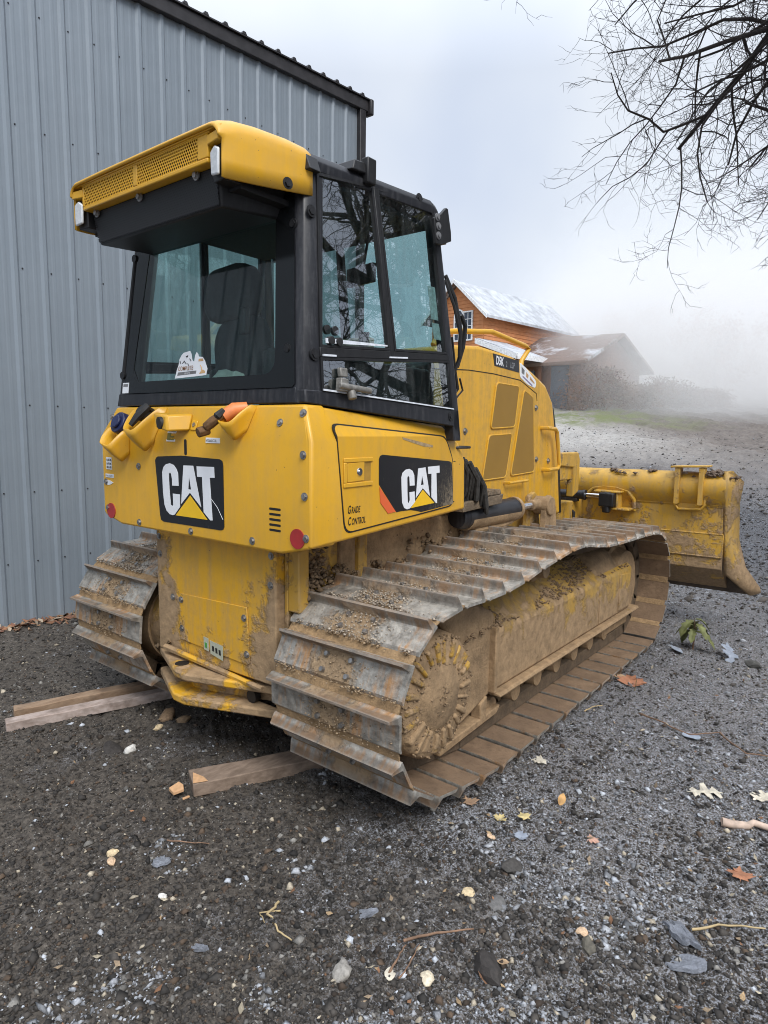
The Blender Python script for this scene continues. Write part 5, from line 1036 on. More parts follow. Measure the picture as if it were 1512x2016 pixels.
# lift cylinder on the right
m = MB(); A = Vector((.53, .93, 1.005)); B = Vector((.53, 1.53, 1.0)); m.cyl(A, B, .068, n=24); m.cyl(A - Vector((0, .05, 0)), A, .055, .068, 20); lc = part(m, 'lift_cylinder', M_BLK, smooth=40)
m = MB(); m.cyl(B, B + Vector((0, .03, 0)), .074, n=24); m.cyl(A + Vector((0, .03, -.012)), B + Vector((0, .0, -.012)), .0665, n=24); m.tube([A + Vector((.02, .1, -.085)), A + Vector((.02, .45, -.09)), A + Vector((.02, .56, -.07))], .018, 8); m.build('cylinder_mud', M_MUD, lc)
m = MB(); m.cyl(B + Vector((0, .03, 0)), B + Vector((0, .30, 0)), .024, n=16); m.build('cylinder_rod', M_CHROME, lc)
m = MB(); m.cyl(B + Vector((0, .26, 0)), B + Vector((0, .36, 0)), .036, n=14); m.cyl((.50, 1.93, .99), (.615, 1.93, .99), .062, n=20); m.prism([(.56, 1.86, .84), (.56, 2.06, .82), (.56, 2.03, .98), (.56, 1.95, 1.06), (.56, 1.88, 1.03)], (.04, 0, 0)); m.build('cylinder_eye', M_MUD, lc, .006)
m = MB(); m.prism([(.46, 1.80, .80), (.46, 2.02, .80), (.46, 1.99, 1.03), (.46, 1.92, 1.08), (.46, 1.84, 1.05)], (.035, 0, 0)); part(m, 'cylinder_bracket', M_YELF, .008)
m = MB(); m.box(.41, .47, .80, .92, .82, 1.10); part(m, 'cylinder_anchor', M_YELF, .008)
# lower link and guard in front
m = MB(); m.box(.20, .34, 2.62, 3.05, 1.10, 1.30); m.prism([(.30, 2.62, 1.32), (.30, 2.98, 1.32), (.30, 3.02, 1.26), (.30, 3.02, 1.0), (.30, 2.9, .96), (.30, 2.9, 1.20), (.30, 2.62, 1.22)], (.06, 0, 0)); m.tube([(.24, 2.68, 1.02), (.26, 2.8, 1.17), (.25, 2.9, 1.22)], .025, 8); part(m, 'front_guard', M_YELB, .02)
# ---- blade
SEC = [(3.405, .415), (3.405, .505), (3.397, .51), (3.397, .685), (3.405, .69), (3.405, .905), (3.395, .915), (3.375, .945), (3.340, 1.00), (3.330, 1.06), (3.345, 1.115), (3.385, 1.155), (3.44, 1.172), (3.60, 1.13), (3.53, .95), (3.505, .75), (3.56, .50), (3.72, .23), (3.705, .205), (3.47, .36)]
m = MB(); m.loft([[Vector((x, y_, z + .012 * x)) for y_, z in SEC] for x in (-1.42, -.7, 0, .7, 1.385)]); blade = part(m, 'blade', M_YELB, .006, smooth=45)
for s in (1, -1):
    m = MB(); bk = [(1.372, 3.36, 1.20), (1.375, 3.33, 1.05), (1.378, 3.40, .92), (1.392, 3.40, .68), (1.418, 3.41, .40), (1.52, 3.66, .235), (1.55, 3.70, .20)]; fr_ = [(1.40, 3.40, 1.205), (1.447, 3.6, 1.115), (1.430, 3.6, .95), (1.447, 3.6, .66), (1.507, 3.62, .44), (1.60, 3.76, .265), (1.61, 3.77, .22)]
    vs_ = [Vector((s * a, b_, c)) for a, b_, c in bk + fr_]; n = len(bk); m.add(vs_, [(i, i + 1, n + i + 1, n + i) for i in range(n - 1)])
    m.build('end_plate', M_YELF, blade, solid=.028, smooth=30)
m = MB(); m.hexa([(-1.5, 3.70, .175), (1.55, 3.70, .205), (1.55, 3.725, .205), (-1.5, 3.725, .175)], [(-1.5, 3.60, .36), (1.5, 3.60, .385), (1.5, 3.625, .385), (-1.5, 3.625, .36)]); m.build('cutting_edge', mudmat('edge_mud', (.10, .075, .055)), blade)
m = MB(); m.box(-1.40, 1.38, 3.40, 3.408, .915, .922)
for z in (.915, .69, .51): m.tube([(-1.4, 3.402, z - .016), (1.38, 3.402, z + .016)], .009, 6)
m.build('rib_weld', M_YELB, blade)
m = MB(); rg = np.random.default_rng(21); nn = 1500; xs = rg.uniform(-.9, 1.35, nn); ys = np.clip(rg.normal(3.40, .035, nn), 3.345, 3.5)
keep = (fbm(xs * 3, ys * 5, 41, 3) > .44); xs, ys = xs[keep], ys[keep]; zs_ = 1.125 + .05 * np.sqrt(np.clip(1 - ((ys - 3.44) / .105) ** 2, 0, 1)) + .012 * xs
v = rg.uniform(.5, 1.25, len(xs)); o = stones('mud_crumbs', xs, ys, zs_, rg.uniform(.006, .02, len(xs)), v[:, None] * np.array([.21, .15, .11]), 3, M_CLOD, blade, .5)
nn = 500; xs = rg.normal(1.30, .05, nn); ys = rg.normal(3.46, .04, nn); zs_ = 1.15 + rg.uniform(0, .05, nn) * np.exp(-((xs - 1.3) / .05) ** 2); v = rg.uniform(.5, 1.2, nn)
stones('mud_crumbs', xs, ys, zs_, rg.uniform(.008, .024, nn), v[:, None] * np.array([.21, .15, .11]), 4, M_CLOD, blade, .6)
m = MB(); m.hexa([(.985, 3.30, 1.214), (1.245, 3.30, 1.226), (1.255, 3.46, 1.226), (1.0, 3.46, 1.214)], [(.985, 3.30, 1.228), (1.245, 3.30, 1.240), (1.255, 3.46, 1.240), (1.0, 3.46, 1.228)])
for x in (1.022, 1.196): m.hexa([(x, 3.30, .93), (x + .028, 3.30, .93), (x + .028, 3.40, .93), (x, 3.40, .93)], [(x - .005, 3.31, 1.22), (x + .035, 3.31, 1.22), (x + .035, 3.40, 1.22), (x - .005, 3.40, 1.22)])
rp = roundpoly([(1.012, 1.08), (1.012, .875), (1.238, .885), (1.238, 1.09)], .06, 5); m.prism([(x, 3.392, z) for x, z in rp], (0, .03, 0))
m.tube([(1.022, 3.375, 1.15), (1.018, 3.375, .92), (1.045, 3.372, .885), (1.21, 3.372, .895), (1.235, 3.375, .93), (1.23, 3.375, 1.15)], .012, 8); m.build('mast_socket', M_YELB, blade, .005)
m = MB(); m.tube([(.30, 3.36, .95), (.36, 3.35, 1.01), (.45, 3.35, 1.03), (.56, 3.35, 1.025), (.65, 3.355, 1.0), (.70, 3.37, .93), (.70, 3.39, .84)], .016, 8); m.build('bracket_arch', M_YELB, blade)
m = MB(); m.box(.40, .62, 3.25, 3.41, .985, 1.0); m.box(.46, .70, 3.25, 3.41, .845, .862); m.box(.585, .60, 3.26, 3.41, .860, .987); m.build('cylinder_bracket', M_YELB, blade, .004)
m = MB(); m.cyl((-.25, 3.22, .95), (.32, 3.22, .955), .038, n=18); m.cyl((.32, 3.22, .955), (.345, 3.22, .955), .044, n=18); m.box(-.1, .28, 3.19, 3.25, .895, .925); tc = m.build('tilt_cylinder', M_BLK, blade, .003, smooth=40)
m = MB(); m.cyl((.34, 3.22, .955), (.48, 3.22, .957), .018, n=14); m.build('cylinder_rod', M_CHROME, tc)
m = MB(); m.hexa([(.46, 3.20, .87), (.585, 3.20, .87), (.585, 3.27, .87), (.46, 3.27, .87)], [(.46, 3.20, .985), (.585, 3.20, .985), (.585, 3.27, .985), (.46, 3.27, .985)]); m.cyl((.52, 3.235, .82), (.52, 3.235, .99), .035, n=12); m.build('cylinder_eye', M_BLK2, tc, .01)
m = MB(); m.tube([(.05, 3.2, .90), (.12, 3.16, .84), (.20, 3.17, .86), (.26, 3.19, .80), (.25, 3.2, .70)], .014, 7); m.tube([(.02, 3.18, .88), (.10, 3.13, .80), (.05, 3.1, .70)], .012, 7); m.build('hose', M_RUB, tc)
m = MB(); m.hexa([(-.55, 2.5, .36), (-.40, 2.5, .36), (-.25, 3.4, .36), (-.5, 3.4, .36)], [(-.55, 2.5, .52), (-.40, 2.5, .52), (-.25, 3.4, .56), (-.5, 3.4, .56)]); m.hexa([(.40, 2.5, .36), (.55, 2.5, .36), (.5, 3.4, .36), (.25, 3.4, .36)], [(.40, 2.5, .52), (.55, 2.5, .52), (.5, 3.4, .56), (.25, 3.4, .56)]); m.box(-.25, .25, 2.9, 3.4, .40, .90); part(m, 'push_frame', M_YELB, .01)

# ---- crawler tracks
YC, ZC, RP_ = -.054, .437, .360; YF, ZF, RF = 2.52, .395, .392; GA, SW = .8103, .3246
path = [(YC - RP_ * math.sin(a), ZC + RP_ * math.cos(a)) for a in np.linspace(math.pi * .955, .06, 60)]
path += [(.15, .787), (.33, .787), (.5, .802), (.67, .830), (.85, .851), (1.02, .871), (1.2, .874), (1.4, .845), (1.6, .819), (1.8, .812), (2.0, .806), (2.2, .803), (2.38, .796)]
path += [(YF + RF * math.sin(a), ZF + RF * math.cos(a)) for a in np.linspace(.06, math.pi * .985, 60)]
path += [(y_, .012) for y_ in np.linspace(2.40, .32, 30)]
pp = np.array(path); d = np.roll(pp, -1, 0) - pp; sl = np.concatenate([[0], np.cumsum(np.hypot(d[:, 0], d[:, 1]))]); LT = sl[-1]
ppc = np.vstack([pp, pp[:1]])
def at_s(s): s = s % LT; return np.array([np.interp(s, sl, ppc[:, 0]), np.interp(s, sl, ppc[:, 1])])
NS = round(LT / .1745); PT = LT / NS
def shoe_mesh():
    m = MB(); h = PT / 2; w = SW; t = .013
    prof = [(-h + .017, .002), (-h + .023, .009), (-h + .028, .013), (h - .052, .013), (h - .046, .016), (h - .036, .055), (h - .026, .056), (h - .021, .018), (h - .018, .012), (h - .017, .006), (h - .018, .0), (-h + .034, .0), (-h + .029, -.001), (-h + .018, -.003)]
    rings = []
    for x in (-w, w): rings.append([Vector((x, y_, z)) for y_, z in prof])
    # the bar's ends are cut back
    def cut(x, y_, z): return Vector((x * (1 - (.045 if z > .04 else 0)), y_, z))
    rings = [[cut(x, y_, z) for y_, z in prof] for x in (-w, -w * .5, 0, w * .5, w)]
    m.loft(rings)
    # inner face gets mud
    n = len(prof)
    for x in (-.062, .062):
        for y_ in (-.030, .030): m.cyl((x, y_ - .008, .012), (x, y_ - .008, .026), .0125, .010, 6, mi=2)
    o = m.build('track_shoe', [M_SHOE, M_SHOEMUD, M_STEEL], None, smooth=35)
    me = o.data
    for f in me.polygons:
        if f.material_index == 0 and f.normal.z < -.5: f.material_index = 1
    bpy.data.objects.remove(o); return me
SHOE = shoe_mesh(); M_LEDGE = mudmat('ledge_mud', (.36, .235, .12), 22)
def mat_at(x, q, t, s=1):
    tv = Vector((0, t[0], t[1])); nv_ = Vector((0, -t[1], t[0]))     # outward normal for this direction of travel
    return Matrix(((1, 0, 0, x), (0, tv.y, nv_.y, q[0]), (0, tv.z, nv_.z, q[1]), (0, 0, 0, 1)))
for sgn, aG in ((1, .492), (-1, .345)):
    ac = aG + .14; s0 = np.interp(YC - RP_ * math.sin(ac), [0], [0]) if False else None
    i0 = min(range(60), key=lambda i: abs(np.linspace(math.pi * .955, .06, 60)[i] - ac)); s0 = sl[i0]
    strip = MB(); m = MB(); rgk = np.random.default_rng(100 + sgn); cx_, cy_, cz_, cs_ = [], [], [], []
    mats = []
    for k in range(NS):
        a = at_s(s0 + (k - .5) * PT); b_ = at_s(s0 + (k + .5) * PT); t = (b_ - a); t /= np.hypot(*t); q = (a + b_) / 2
        nv_ = np.array([-t[1], t[0]]); mats.append((q, t, nv_))
        for x in (-.085, .085):
            lo = q - nv_ * .075; M4 = [lo - t * .092, lo + t * .092, q + nv_ * .0 + t * .092, q + nv_ * .0 - t * .092]
            m.prism([(sgn * GA + x - .022, p[0], p[1]) for p in M4], (.044, 0, 0))
        p = q - nv_ * .038 + t * PT / 2; m.cyl((sgn * GA - .10, p[0], p[1]), (sgn * GA + .10, p[0], p[1]), .028, n=8)
    track = m.build('crawler_track', mudmat('chain_mud', (.13, .09, .055), 16), dz, .004, seg=1)
    for k in range(NS):
        q, t, nv_ = mats[k]; qq = q + nv_ * .004
        o = bpy.data.objects.new('track_shoe', SHOE); COL.objects.link(o); o.parent = track
        o.matrix_parent_inverse = Matrix.Identity(4)
        o.matrix_local = mat_at(sgn * GA, qq, t)
        up_ = nv_[1]; back = -nv_[0]
        if up_ > -.85:
            e0 = q + t * (PT / 2 - .017) + nv_ * .0075; e1 = q + t * (PT / 2 + .022) + nv_ * (.0075 if up_ > .9 else -.004); dn = nv_ * .006
            strip.prism([(sgn * GA - .312, *e0), (sgn * GA - .312, *e1), (sgn * GA - .312, *(e1 - dn)), (sgn * GA - .312, *(e0 - dn))], (.624, 0, 0))
            if up_ < -.35: continue
            nn = int(rgk.integers(200, 420) * (1.35 if up_ > .8 else .75))
            u_ = np.clip(rgk.normal(rgk.uniform(-.04, .04), rgk.uniform(.07, .13), nn), -.30, .30); v_ = rgk.uniform(-PT * .50, PT * .30, nn)
            hh = .012 + rgk.uniform(0, 1, nn) * .018 * np.exp(-(u_ / .12) ** 2) * (1 if up_ > .5 else .5)
            # crumbs also lie in the ledge under each bar
            w_ = qq[None] + t[None] * v_[:, None] + nv_[None] * hh[:, None]
            cx_.append(sgn * GA + u_); cy_.append(w_[:, 0]); cz_.append(w_[:, 1]); cs_.append(rgk.uniform(.0016, .0058, nn))
            if up_ < .85:
                nn = 160; u_ = rgk.uniform(-.30, .30, nn); v_ = rgk.uniform(PT * .34, PT * .56, nn); keep = fbm(u_ * 9 + k * 3.1, v_ * 2, 77, 2) > .33
                u_, v_ = u_[keep], v_[keep]; w_ = qq[None] + t[None] * (PT / 2 + .010 + rgk.uniform(0, .022, len(u_)))[:, None] + nv_[None] * rgk.uniform(-.004, .014, len(u_))[:, None]
                cx_.append(sgn * GA + u_); cy_.append(w_[:, 0]); cz_.append(w_[:, 1]); cs_.append(rgk.uniform(.003, .007, len(u_)))
    o = strip.build('caked_mud', M_LEDGE, track, smooth=0); o['kind'] = 'stuff'
    cx_, cy_, cz_, cs_ = map(np.concatenate, (cx_, cy_, cz_, cs_)); v = rgk.uniform(.55, 1.35, len(cx_)); tone = np.where((cz_ > .7)[:, None], np.array([.44, .37, .29]), np.array([.36, .26, .16]))
    stones('mud_crumbs', cx_, cy_, cz_, cs_, v[:, None] * tone, 55 + sgn, M_CLOD, track, .7)

# ---- undercarriage inside each track
def ringpts(y_, z, r, n, a0=0): return [(y_ + r * math.cos(a0 + 2 * math.pi * k / n), z + r * math.sin(a0 + 2 * math.pi * k / n)) for k in range(n)]
for s in (1, -1):
    X_ = lambda x: s * x
    def xprism(mb, poly, x0, x1, mi=0): return mb.prism([(s * x0, y_, z) for y_, z in poly], (s * (x1 - x0), 0, 0), mi)
    # sprocket and final drive hub
    m = MB(); teeth = []
    for k in range(26):
        a = 2 * math.pi * k / 26; teeth.append((YC + (.335 if k % 2 else .295) * math.cos(a), ZC + (.335 if k % 2 else .295) * math.sin(a)))
    xprism(m, teeth, GA - .03, GA + .03); spr = part(m, 'sprocket', M_MUD, .006)
    m = MB()
    rings = []
    for x, r in ((.60, .25), (.88, .25), (.93, .262), (1.035, .250), (1.052, .236), (1.058, .19), (1.060, .13), (1.074, .115), (1.082, .06), (1.083, .012)):
        rings.append([Vector((s * x, p[0], p[1])) for p in ringpts(YC, ZC, r, 40)])
    m.loft(rings); fd = m.build('final_drive', M_MUD, dz, smooth=50)
    rgk = np.random.default_rng(31 + s); lm = MB()
    for k in range(22):
        a = 2 * math.pi * k / 22 + rgk.uniform(-.04, .04); r0, r1 = .128 + rgk.uniform(-.01, .025), .242 + rgk.uniform(-.012, .006); w_ = rgk.uniform(.009, .0155); h_ = rgk.uniform(.014, .026)
        ca, sa = math.cos(a), math.sin(a); f = lambda r, o, x: Vector((s * x, YC + r * ca - o * sa, ZC + r * sa + o * ca))
        lm.hexa([f(r0, -w_, 1.045), f(r1, -w_ * 1.3, 1.035), f(r1, w_ * 1.3, 1.035), f(r0, w_, 1.045)], [f(r0 + .012, -w_ * .6, 1.060 + h_ * .6), f(r1 - .012, -w_ * .8, 1.045 + h_), f(r1 - .012, w_ * .8, 1.045 + h_), f(r0 + .012, w_ * .6, 1.060 + h_ * .6)])
    lm.build('hub_lug', M_YELF, fd, .007, seg=2)
    nn = 900; rr_ = np.sqrt(rgk.uniform(0, 1, nn)) * .245; aa = rgk.uniform(0, 2 * math.pi, nn); keep = fbm(rr_ * 12 * np.cos(aa) + 5, rr_ * 12 * np.sin(aa) + 5, 61, 3) > .36; rr_, aa = rr_[keep], aa[keep]
    v = rgk.uniform(.7, 1.2, len(aa)); stones('mud_crumbs', s * (1.050 + .03 * np.exp(-(rr_ / .1) ** 2) + rgk.uniform(-.004, .010, len(aa))), YC + rr_ * np.cos(aa), ZC + rr_ * np.sin(aa), rgk.uniform(.003, .008, len(aa)), v[:, None] * np.array([.31, .21, .12]), 9 + s, M_CLOD, fd, .9)
    m = MB(); m.tube([(s * .42, YC, ZC), (s * .62, YC, ZC)], .24, 24); part(m, 'axle_housing', M_YELF)
    # roller frame: beam with a sloping top, rear cheek round the hub, bottom lip
    m = MB(); xs_ = (.975, .975, .80, .66, .66)
    def fr(y_, k=1): return [Vector((s * a, y_, z)) for a, z in ((.965, .232), (.968, .535), (.93, .565), (.80, .67 * k), (.66, .67 * k), (.66, .232))]
    m.loft([fr(.56), fr(.9, 1.03), fr(1.5, 1.02), fr(2.1), fr(2.56, .94)]); rf = part(m, 'roller_frame', M_YELT, .018, smooth=40)
    m = MB(); arc_ = [(YC + .285 * math.cos(a), ZC + .285 * math.sin(a)) for a in np.linspace(R(62), R(-62), 14)]
    poly = arc_ + [(.30, .150), (.585, .222), (.585, .62), (.40, .70), (.16, .725)]
    xprism(m, poly, .74, .945); m.build('rear_cheek', M_MUD, rf, .02)
    for (pl_, xa, xb) in (([(.545, .23), (.575, .23), (.575, .55), (.545, .56)], .70, .979), ([(1.93, .25), (1.94, .25), (1.94, .53), (1.93, .53)], .90, .973), ([(2.30, .26), (2.50, .26), (2.50, .50), (2.30, .52)], .90, .976)):
        m = MB(); xprism(m, pl_, xa, xb); m.build('frame_plate', M_YELT, rf, .006)
    m = MB(); m.hexa([(s * .90, .56, .214), (s * 1.005, .56, .214), (s * 1.005, 2.66, .214), (s * .90, 2.66, .214)], [(s * .90, .56, .236), (s * .995, .56, .232), (s * .995, 2.66, .232), (s * .90, 2.66, .236)]); m.build('bottom_lip', M_YELT, rf, .006)
    # rear guiding guard below
    m = MB(); xprism(m, [(.12, .075), (.62, .10), (.66, .135), (.14, .115)], .88, .955); xprism(m, [(.16, .11), (.20, .11), (.20, .18), (.16, .16)], .90, .95); xprism(m, [(.46, .12), (.52, .12), (.52, .225), (.46, .20)], .90, .955); m.build('guide_guard', M_YELF, rf, .006)
    m = MB(); xprism(m, [(2.15, .10), (2.62, .10), (2.66, .22), (2.15, .22)], .84, .93); m.build('guide_guard', M_YELF, rf, .01)
    # lumps of mud on the frame's sloping top
    nn = 2600; yy_ = rgk.uniform(.3, 2.5, nn); xx_ = rgk.uniform(.70, .96, nn); keep = fbm(yy_ * 4, xx_ * 8, 91, 3) > .42; yy_, xx_ = yy_[keep], xx_[keep]
    zz_ = np.interp(xx_, [.66, .80, .93, .97], [.675, .675, .57, .54]); v = rgk.uniform(.65, 1.2, len(xx_))
    stones('mud_crumbs', s * xx_, yy_, zz_, rgk.uniform(.004, .014, len(xx_)), v[:, None] * np.array([.30, .20, .115]), 19 + s, M_CLOD, rf, .5)
    for k in range(7):
        y_ = .62 + k * .262; m = MB(); rings = []
        for x, r in ((.66, .06), (.70, .085), (.76, .085), (.762, .105), (.782, .105), (.785, .085), (.86, .085), (.862, .06), (.905, .055), (.925, .05), (.928, .01)): rings.append([Vector((s * x, p[0], p[1])) for p in ringpts(y_, .125, r, 18)])
        m.loft(rings); part(m, 'track_roller', M_MUD, smooth=40)
        m = MB(); xprism(m, [(y_ + .085, .16), (y_ + .175, .16), (y_ + .165, .225), (y_ + .095, .225)], .86, .955); m.build('roller_saddle', M_YELF, rf, .01)
    m = MB(); rings = []
    for x, r in ((.70, .26), (.755, .27), (.757, .31), (.863, .31), (.865, .27), (.93, .25), (.94, .05)): rings.append([Vector((s * x, p[0], p[1])) for p in ringpts(YF, ZF, r, 32)])
    m.loft(rings); part(m, 'front_idler', M_MUD, smooth=40)
    m = MB(); rings = []
    for x, r in ((.70, .05), (.74, .075), (.88, .075), (.90, .05), (.95, .045)): rings.append([Vector((s * x, p[0], p[1])) for p in ringpts(1.14, .735, r, 18)])
    m.loft(rings); part(m, 'carrier_roller', M_MUD, smooth=40)
    m = MB(); m.hexa([(s * .62, 1.9, .62), (s * .96, 1.9, .50), (s * .96, 2.45, .50), (s * .62, 2.45, .62)], [(s * .66, 1.95, .72), (s * .90, 1.95, .66), (s * .88, 2.3, .68), (s * .66, 2.35, .72)]); m.build('mud_heap', M_MUD, rf, .04, seg=3)
# mud caked between the case and the near track
rgk = np.random.default_rng(77)
for (x0, x1, y0, y1, z0, z1, nn) in ((.445, .56, -.30, .30, .55, 1.0, 2600), (-.50, -.42, -.33, -.2, .36, .52, 160), (.44, .60, .2, 1.0, .72, .98, 1800)):
    xs = rgk.uniform(x0, x1, nn); ys = rgk.uniform(y0, y1, nn); zs_ = rgk.uniform(z0, z1, nn); keep = (fbm(ys * 6, zs_ * 6, 55, 3) > .42) & (xs < x0 + (x1 - x0) * (1 - (zs_ - z0) / (z1 - z0)) + .02)
    xs, ys, zs_ = xs[keep], ys[keep], zs_[keep]; v = rgk.uniform(.5, 1.2, len(xs))
    stones('mud_crumbs', xs, ys, zs_, rgk.uniform(.006, .017, len(xs)), v[:, None] * np.array([.28, .19, .11]), 5, M_CLOD, dz, .9)
# ================================================================== small things on the ground
def woodmat(name, a, b_, axis):
    m, nt, b = newmat(name); p = pos(nt); n = noise(nt, stretch(nt, p, axis), 10, 7, .65, .3); n2 = noise(nt, p, 9, 5)
    c = mixc(nt, ramp(nt, n, .32, .68), a, b_); c = mixc(nt, math_(nt, 'MULTIPLY', ramp(nt, n2, .5, .68), .6), c, (.10, .07, .05))
    nt.links.new(c, b.inputs['Base Color']); b.inputs['Roughness'].default_value = .85; bump(nt, b, n, .4, .004); return m
M_WOOD = woodmat('weathered_timber', (.15, .105, .075), (.29, .215, .16), (4, 1, 4)); M_WOODP = woodmat('pale_timber', (.33, .25, .21), (.48, .40, .36), (4, 1, 4)); M_WOODY = woodmat('split_timber', (.22, .14, .085), (.36, .25, .165), (4, 1, 4)); M_CHIP = plain('fresh_wood', (.56, .33, .17), .8, var=.15, scale=50)
def plank(name, label, a, b_, wd, h, z0, mats, chip=False):
    """board from plan point a to b_ (near edge), lying wd wide to the left"""
    a = Vector((*a, z0)); b_ = Vector((*b_, z0)); t = (b_ - a).normalized(); n = Vector((-t.y, t.x, 0)); rr = random.Random(name + label)
    m = MB(); K = 8; rings = []
    for k in range(K + 1):
        p = a.lerp(b_, k / K); j = lambda s_: Vector((rr.uniform(-s_, s_), rr.uniform(-s_, s_), rr.uniform(-s_, s_)))
        rings.append([p + j(.0025), p + n * wd + j(.0025), p + n * wd + Vector((0, 0, h)) + j(.003), p + Vector((0, 0, h)) + j(.003)])
    m.loft(rings); o = m.build(name, mats, None, .004, smooth=30); return tag(o, label, 'plank', 'planks laid under the tracks')
g0 = -.062
plank('plank', 'brown timber block sticking out under the right track, its corner broken off', (.205, -.607), (.62, .22), .125, .060, g0 - .004, M_WOOD)
m = MB(); m.prism([(.128, -.553, -.0035), (.200, -.604, -.0035), (.232, -.553, -.0035), (.19, -.545, -.0035)], (0, 0, .0016)); o = m.build('chipped_face', M_CHIP, bpy.data.objects['plank'], smooth=0); o.matrix_parent_inverse = Matrix.Identity(4)
plank('plank', 'long pale timber lying in front, half under the left track', (-.99, -.865), (-.62, .25), .072, .050, g0, M_WOODP)
plank('plank', 'weathered timber lying behind the pale one, next to the wall', (-1.115, -.775), (-.80, .22), .075, .052, g0, M_WOODY)
m = MB(); m.prism([(.10, -.655, g0 + .01), (.15, -.665, g0 + .012), (.172, -.63, g0 + .022), (.14, -.61, g0 + .02), (.115, -.615, g0 + .028)], (0, 0, .014)); o = m.build('wood_chip', M_CHIP, None, .002); tag(o, 'fresh orange wood chip beside the broken end of the brown timber', 'wood chip')
m = MB(); m.prism([(.195, -.655, g0 + .008), (.21, -.66, g0 + .012), (.222, -.635, g0 + .018), (.205, -.63, g0 + .012)], (0, 0, .008)); o = m.build('wood_chip', M_CHIP, None, .002); tag(o, 'tiny wood splinter just right of the larger orange chip', 'wood chip')
# leaves with lobed outlines, curled and with thickness
def leaf(name, label, x, y, size, colr, kind, rot, seed, lift=.007, tilt=(0, 0)):
    rr = random.Random(seed)
    if kind == 'oak':
        half = [(0, -.55), (.05, -.45), (.04, -.30), (.26, -.36), (.34, -.24), (.13, -.14), (.15, -.05), (.42, .02), (.44, .16), (.17, .14), (.16, .26), (.36, .40), (.28, .50), (.10, .42), (.05, .60), (0, .62)]
    elif kind == 'maple':
        half = [(0, -.55), (.03, -.30), (.30, -.38), (.26, -.22), (.55, -.10), (.42, .02), (.48, .18), (.20, .14), (.26, .34), (.12, .32), (0, .60)]
    else:
        half = [(0, -.5), (.14, -.42), (.27, -.22), (.32, .02), (.26, .26), (.12, .44), (0, .52)]
    K = len(half); vs_ = []; cy_, sy_ = math.cos(rot), math.sin(rot); ph = rr.uniform(0, 6)
    E = Euler((tilt[0], tilt[1], rot)).to_matrix()
    def w(a, b_):
        zc = .30 * a * a + .10 * math.sin(b_ * 5 + ph) * .5 + .08 * b_ * b_ + .05 * math.sin(a * 9 + ph)
        return Vector((x, y, gz(x, y) + lift)) + E @ (Vector((a, b_, zc)) * size)
    m = MB(); L_ = [w(-a, b_) for a, b_ in half]; R_ = [w(a, b_) for a, b_ in half]; C_ = [w(0, b_) for a, b_ in half]
    m.add(L_ + C_ + R_, [(i, i + 1, K + i + 1, K + i) for i in range(K - 1)] + [(K + i, K + i + 1, 2 * K + i + 1, 2 * K + i) for i in range(K - 1)])
    mt = bpy.data.materials.get(str(colr)) or plain(str(colr), colr, .75, var=.25, scale=40)
    o = m.build(name, mt, None, smooth=0, solid=.0012)
    return tag(o, label, 'leaf')
PALE = (.55, .50, .40); RUST = (.34, .15, .08); TANL = (.40, .27, .16); YELL = (.52, .42, .20); FRST = (.25, .28, .33)
for a in (('fallen_leaf', 'pale cream oak leaf lying flat on the frosty gravel', 1.863, .801, .13, PALE, 'oak', -1.0, 1), ('fallen_leaf', 'rust red maple leaf beside the track edge', 1.212, 1.887, .17, RUST, 'maple', .6, 2), ('fallen_leaf', 'light tan leaf touching the rust red maple leaf', 1.125, 1.93, .11, TANL, 'oval', 1.6, 22),
          ('fallen_leaf', 'bent whitish leaf near the bottom of the right track', 1.201, .599, .075, PALE, 'maple', 2.1, 3), ('fallen_leaf', 'orange brown leaf caught on the inner face of the track', .854, .30, .085, (.48, .20, .07), 'maple', .3, 4, .095), ('fallen_leaf', 'tan leaf right behind the rear corner of the track', 1.119, .095, .08, (.38, .25, .16), 'maple', .9, 5),
          ('fallen_leaf', 'small yellowish leaf, left one of a close pair', 1.269, .089, .055, YELL, 'maple', 0, 6), ('fallen_leaf', 'small yellowish leaf, right one of a close pair', 1.345, .145, .055, YELL, 'maple', 1, 7), ('fallen_leaf', 'frosted blue-grey leaf curled up beside the seedling', 1.60, 2.76, .17, FRST, 'oak', .9, 8, .03, (.8, .4)), ('fallen_leaf', 'small frosted leaf at the foot of the seedling', 1.28, 2.66, .10, FRST, 'oval', 1.2, 9, .02, (.4, 0)),
          ('fallen_leaf', 'pale curled leaf at the right picture edge', 2.06, .93, .10, PALE, 'oak', -.4, 10), ('fallen_leaf', 'frosted leaf on the twig right of the track', 1.69, 1.33, .09, FRST, 'oval', -1.1, 11, .02), ('fallen_leaf', 'russet leaf near the lower right edge', 2.09, .30, .085, RUST, 'maple', .2, 12), ('fallen_leaf', 'pinkish leaf fragment among the frost', 1.62, .16, .05, (.5, .3, .22), 'maple', 2.6, 13), ('fallen_leaf', 'upright orange leaf bit in front of the oak leaf', 1.42, .34, .05, (.62, .36, .14), 'oval', .2, 14, .02, (1.0, .2)),
          ('fallen_leaf', 'bluish frosted leaf flake in the gravel', 1.395, .02, .055, FRST, 'maple', .8, 15), ('fallen_leaf', 'cream leaf by the short twigs at bottom centre', 1.40, -.80, .05, PALE, 'oval', .5, 16), ('fallen_leaf', 'small tan leaf by the large dark clod', 1.63, -.565, .035, TANL, 'oval', 2, 17)):
    leaf(*a)
